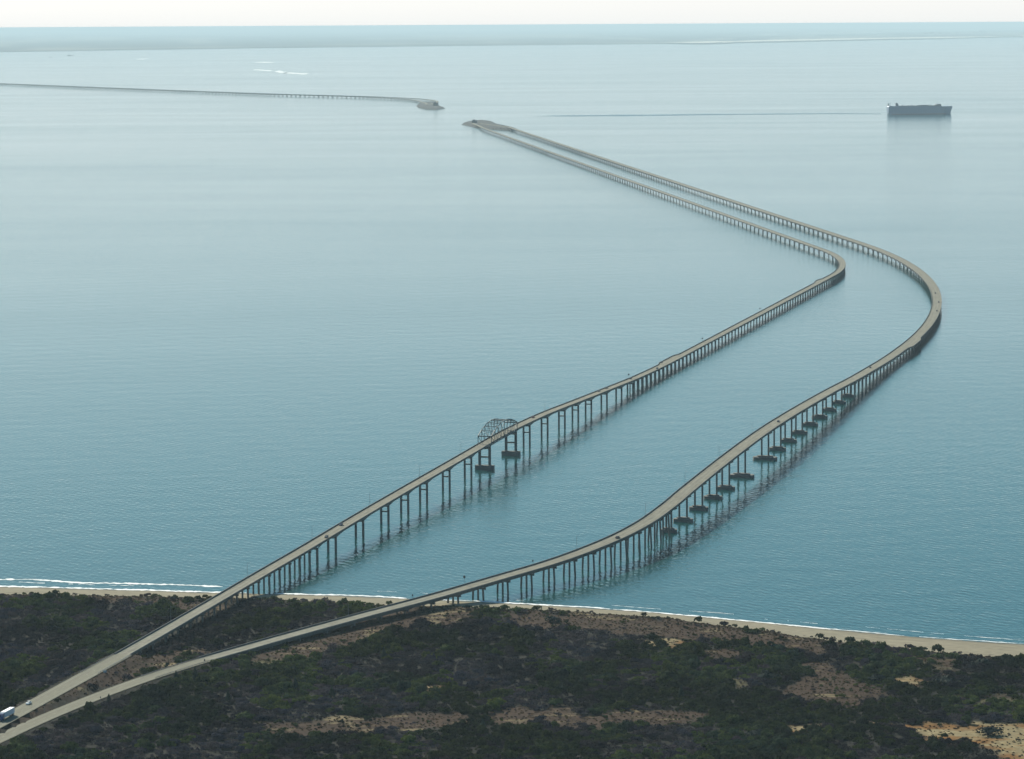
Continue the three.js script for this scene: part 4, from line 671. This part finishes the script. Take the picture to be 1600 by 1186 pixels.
{
  const R = rng(900), m = new THREE.Matrix4(), q = new THREE.Quaternion(), up = new THREE.Vector3(0, 1, 0), P = new THREE.Vector3(), S = new THREE.Vector3();
  const clearOf = (route, s1, x, D, w) => { const s = route.sOf(D), a = route.at(s); return Math.abs((x - a.x) * a.td) > w; };
  const inView = (x, D) => D > 1545 && Math.abs(x) < D * 0.154 + 120;
  const push = (list, x, D, k, tall, col) => { P.set(x, groundH(x, D) - 0.15, -D); q.setFromAxisAngle(up, R() * 6.283); S.set(k, k * tall, k); m.compose(P, q, S); list.push([m.clone(), col]); };
  const step = 1.9;
  for (let D = 1545; D < 2200; D += step) for (let X = -460; X < 460; X += step) {
    const x = X + (R() - 0.5) * step * 1.1, d = D + (R() - 0.5) * step * 1.1, r1 = R(), r2 = R(), r3 = R();
    if (!inView(x, d)) continue;
    const vd = vegD(x) - d; if (vd < -1) continue;
    if (d < 2006 && x < 0) {                           // verges: tufts next to the shoulder, bushes farther down the bank
      const rd = nearRoad(x, d)[0];
      if (rd < 6.8) continue;
      if (rd < 8.6 + 4 * fbm(x / 6, d / 6, 15, 2)) { if (r1 < 0.6) { const v = 0.6 + 0.6 * R(); push(lists.grass[0], x, d, 0.35 + 0.4 * r3, 0.8, [0.060 * v, 0.046 * v, 0.020 * v]); } continue; }
    }
    const hL = Math.abs(x - lineL(d)) * 0.97, rR = d > 1896 ? routeR.at(routeR.sOf(d)) : null, hR = rR ? Math.abs((x - rR.x) * rR.td) : 99;
    const under = hL < 6.5 || hR < 7.5;
    const [o, kind] = openAt(x, d), stand_ = fbm(x / 26, d / 40, 51, 4), fine = fbm(x / 5, d / 8, 59, 2);
    const dune = smooth(26, 2, vd) * (0.65 + 0.5 * fbm(x / 12, 4, 53, 2));
    // each clump has a middle; plants grow tall there and low towards its rim
    const CELL = 6.6, ci = Math.floor(x / CELL), cj = Math.floor(d / CELL); let r = 1e9, bi = 0, bj = 0;
    for (let i = ci - 1; i <= ci + 1; i++) for (let j = cj - 1; j <= cj + 1; j++) { const cx = (i + 0.5 + 0.85 * (hash2(i, j, 7) - 0.5)) * CELL, cd = (j + 0.5 + 0.85 * (hash2(i, j, 8) - 0.5)) * CELL, dd = Math.hypot(x - cx, d - cd); if (dd < r) { r = dd; bi = i; bj = j; } }
    const tall = hash2(bi, bj, 9), tone = hash2(bi, bj, 10), dome = clamp(1 - (r / 4.6) ** 2), kindN = fbm(bi * CELL / 22, bj * CELL / 46, 57, 4), zone = fbm(bi * CELL / 38, bj * CELL / 80, 58, 3), lush = 0.42 + 1.0 * smooth(0.30, 0.70, fbm(bi * CELL / 30, bj * CELL / 60, 56, 3));
    const density = (1 - smooth(0.15, 0.95, o) * (kind === 1 ? 0.86 : 0.95)) * (1 - dune * 0.85) * (under ? 0.35 : 1) * (0.25 + 0.95 * dome);
    if (r1 < density) {
      const k = (0.28 + (0.25 + 0.95 * tall * tall) * dome) * (0.75 + 0.6 * stand_) * (0.8 + 0.4 * r2) * (under ? 0.6 : 1) * (o > 0.5 ? 0.5 : 1);
      if (kindN + 0.22 * (tone - 0.5) > 0.49) {
        const warm = tone * 0.45 + 0.25 * r3 + 0.75 * (zone - 0.3), v = (0.55 + 0.80 * R()) * lush;
        push(lists.evergreen[Math.floor(r3 * 3)], x, d, k, 0.95 + 0.5 * R(), [mixn(0.008, 0.060, warm) * v, mixn(0.020, 0.074, warm) * v, mixn(0.018, 0.010, warm) * v]);
      } else {
        const v = (0.55 + 0.55 * R()) * lush; push(lists.bare[Math.floor(r3 * 2)], x, d, k * 0.95, 0.9 + 0.4 * R(), [mixn(0.048, 0.017, tone) * v, mixn(0.038, 0.021, tone) * v, mixn(0.040, 0.036, tone) * v]);
      }
    } else if (r2 < (kind === 0 ? 0.16 : 0.3) && vd > 0.5 && o > 0.12) {
      const v = 0.6 + 0.7 * R(), p = fbm(x / 9, d / 9, 83, 2); push(lists.grass[0], x, d, 0.5 + 0.5 * r3, 0.7 + 0.4 * R(), [mixn(0.085, 0.05, p) * v, mixn(0.05, 0.046, p) * v, mixn(0.024, 0.02, p) * v]);
    } else if (vd > 0.5 && dune > 0.25 && r2 < 0.7) {
      const v = 0.6 + 0.7 * R(); push(lists.grass[0], x, d, 0.5 + 0.6 * r3, 0.8 + 0.4 * R(), [0.065 * v, 0.046 * v, 0.026 * v]);
    }
  }
  const names = { evergreen: ['evergreen_scrub', 'dense dark evergreen scrub covering the island'], bare: ['bare_scrub', 'leafless grey brown thicket mixed into the scrub'], grass: ['dry_grass', 'tufts of dry reddish grass in the clearings'] };
  for (const [kind, sets] of Object.entries(lists)) {
    const geos = { evergreen: bushes, bare: bares, grass: [tuft] }[kind], [nm, label] = names[kind];
    const holder = new THREE.Group(); holder.name = nm; scene.add(holder); tag(holder, label, kind === 'grass' ? 'grass' : 'scrub', null, 'stuff');
    sets.forEach((list, i) => {
      if (!list.length) return;
      const im = new THREE.InstancedMesh(geos[i], leafMat, list.length), c = new THREE.Color(); im.name = kind === 'grass' ? 'tuft' : 'shrub'; im.castShadow = im.receiveShadow = true; im.userData.kind = 'stuff';
      list.forEach(([mm, col], j) => { im.setMatrixAt(j, mm); im.setColorAt(j, c.setRGB(...col)); }); holder.add(im);
    });
    console.log(nm, sets.map((l) => l.length).join(' '));
  }
}
// trees and bushes that stand out from the scrub
const barkMat = mat(0.07, 0.055, 0.045, 1), trunkGeo = cyl(0.16, 0.1, 1.6, 0, -0.2, 0, 7);
const cedarGeo = [crown(41, { w: 4.0, h: 6.0, leaves: 420, size: 0.27, lobes: 1, cone: true, y0: 0.08 }), crown(42, { w: 4.6, h: 5.2, leaves: 420, size: 0.28, lobes: 1, cone: true, y0: 0.06 })];
const roundGeo = [crown(51, { w: 5.6, h: 3.8, leaves: 420, size: 0.30, lobes: 11 }), crown(52, { w: 6.4, h: 3.4, leaves: 460, size: 0.30, lobes: 13 })];
const limbGeo = [twigs(61, 3.2, 2.4, 9, 0.09), twigs(62, 3.6, 2.2, 10, 0.09)];
const cedarMat = mat(0.016, 0.028, 0.018, 0.9, { side: THREE.DoubleSide }), myrtleMat = mat(0.040, 0.058, 0.012, 0.9, { side: THREE.DoubleSide }), duskMat = mat(0.022, 0.030, 0.024, 0.9, { side: THREE.DoubleSide });
function tree(kind, label, x, D, k, tall, m) {
  const t = thing(kind === 'cedar' ? 'cedar_tree' : 'myrtle_bush', label, kind === 'cedar' ? 'tree' : 'bush'), i = Math.abs(Math.round(x)) % 2;
  t.position.set(x, groundH(x, D) - 0.1, -D); t.rotation.y = x * 1.7; t.scale.set(k, k * tall, k);
  meshOf('crown', (kind === 'cedar' ? cedarGeo : roundGeo)[i], m, t); meshOf('trunk', kind === 'cedar' ? trunkGeo : limbGeo[i], barkMat, t);
}
for (const a of [
  ['cedar', 'dark pointed cedar right of the right road, smaller of a close pair', -191.1, 1855.4, 1.0, 1.0, cedarMat],
  ['cedar', 'dark broad cedar right of the right road, bigger of a close pair', -179.8, 1851.2, 1.35, 1.0, cedarMat],
  ['cedar', 'dark cedar close beside the right road near the median sign post', -221.5, 1791.8, 0.95, 1.0, cedarMat],
  ['cedar', 'dark cedar standing in the scrub below the right bridge start', -156.2, 1790.7, 1.2, 1.0, cedarMat],
  ['cedar', 'dark cedar amid the central scrub above the long dry clearing', -100.1, 1802.2, 1.3, 0.9, cedarMat],
  ['cedar', 'tall dark cedar at left centre of the scrub, apart from others', -121.5, 1824.1, 1.25, 1.1, cedarMat],
  ['cedar', 'dark cedar in mid scrub under the bend of the piled bridge', -75.7, 1913.9, 1.15, 1.1, cedarMat],
  ['cedar', 'dark cedar just above the middle dry clearing, left of its centre', -63.3, 1818.9, 1.2, 1.0, cedarMat],
  ['cedar', 'dark cedar at the near edge between the two long clearings', -16.3, 1711.6, 1.3, 0.9, cedarMat],
  ['cedar', 'dark cedar above the right end of the middle clearing', 91.9, 1797, 1.2, 1.0, cedarMat],
  ['cedar', 'dark cedar beside the brown patch near the right beach', 106.3, 1922.3, 1.1, 0.9, cedarMat],
  ['bush', 'lone oval dark bush on the bare sand at lower right', 246.8, 1697, 2.0, 0.75, duskMat],
  ['bush', 'rounded dark bush left of the brown clearing at right', 144, 1845, 2.0, 0.8, duskMat],
  ['bush', 'wide dark bush between the brown clearing and the rusty sand patch', 203.3, 1838.7, 1.7, 0.8, duskMat],
  ['bush', 'broad dark bush right of the rusty sand patch', 241, 1828.3, 2.3, 0.7, duskMat],
  ['bush', 'dark bush beside the pale grass gap near the far right beach', 267.8, 1880.5, 2.0, 0.75, duskMat],
  ['bush', 'olive bush under the landward end of the middle clearing', 22.5, 1778.2, 1.5, 0.9, myrtleMat],
  ['bush', 'olive rounded bush in the centre of the scrub', -38.9, 1936.9, 1.5, 0.9, myrtleMat],
  ['bush', 'olive bush at the left tip of the left clearing', -142.9, 1743.9, 1.6, 0.9, myrtleMat],
  ['bush', 'dark bush standing on the dune behind the beach at far left', -299.2, 2108.8, 1.4, 0.8, duskMat],
  ['bush', 'dark low bush on the dune edge near the left bridge', -220.3, 2117.2, 1.1, 0.7, duskMat],
  ['bush', 'dark rounded bush in the brown grass right of the piled bridge', 24.6, 2031.1, 1.6, 0.8, duskMat],
  ['bush', 'olive bush at the near left beside the right road', -187.7, 1737.6, 1.5, 0.9, myrtleMat],
  ['bush', 'dark bush at the lower edge right of centre', 125.4, 1694.9, 1.7, 0.8, duskMat],
]) tree(...a);

renderer.render(scene, camera);
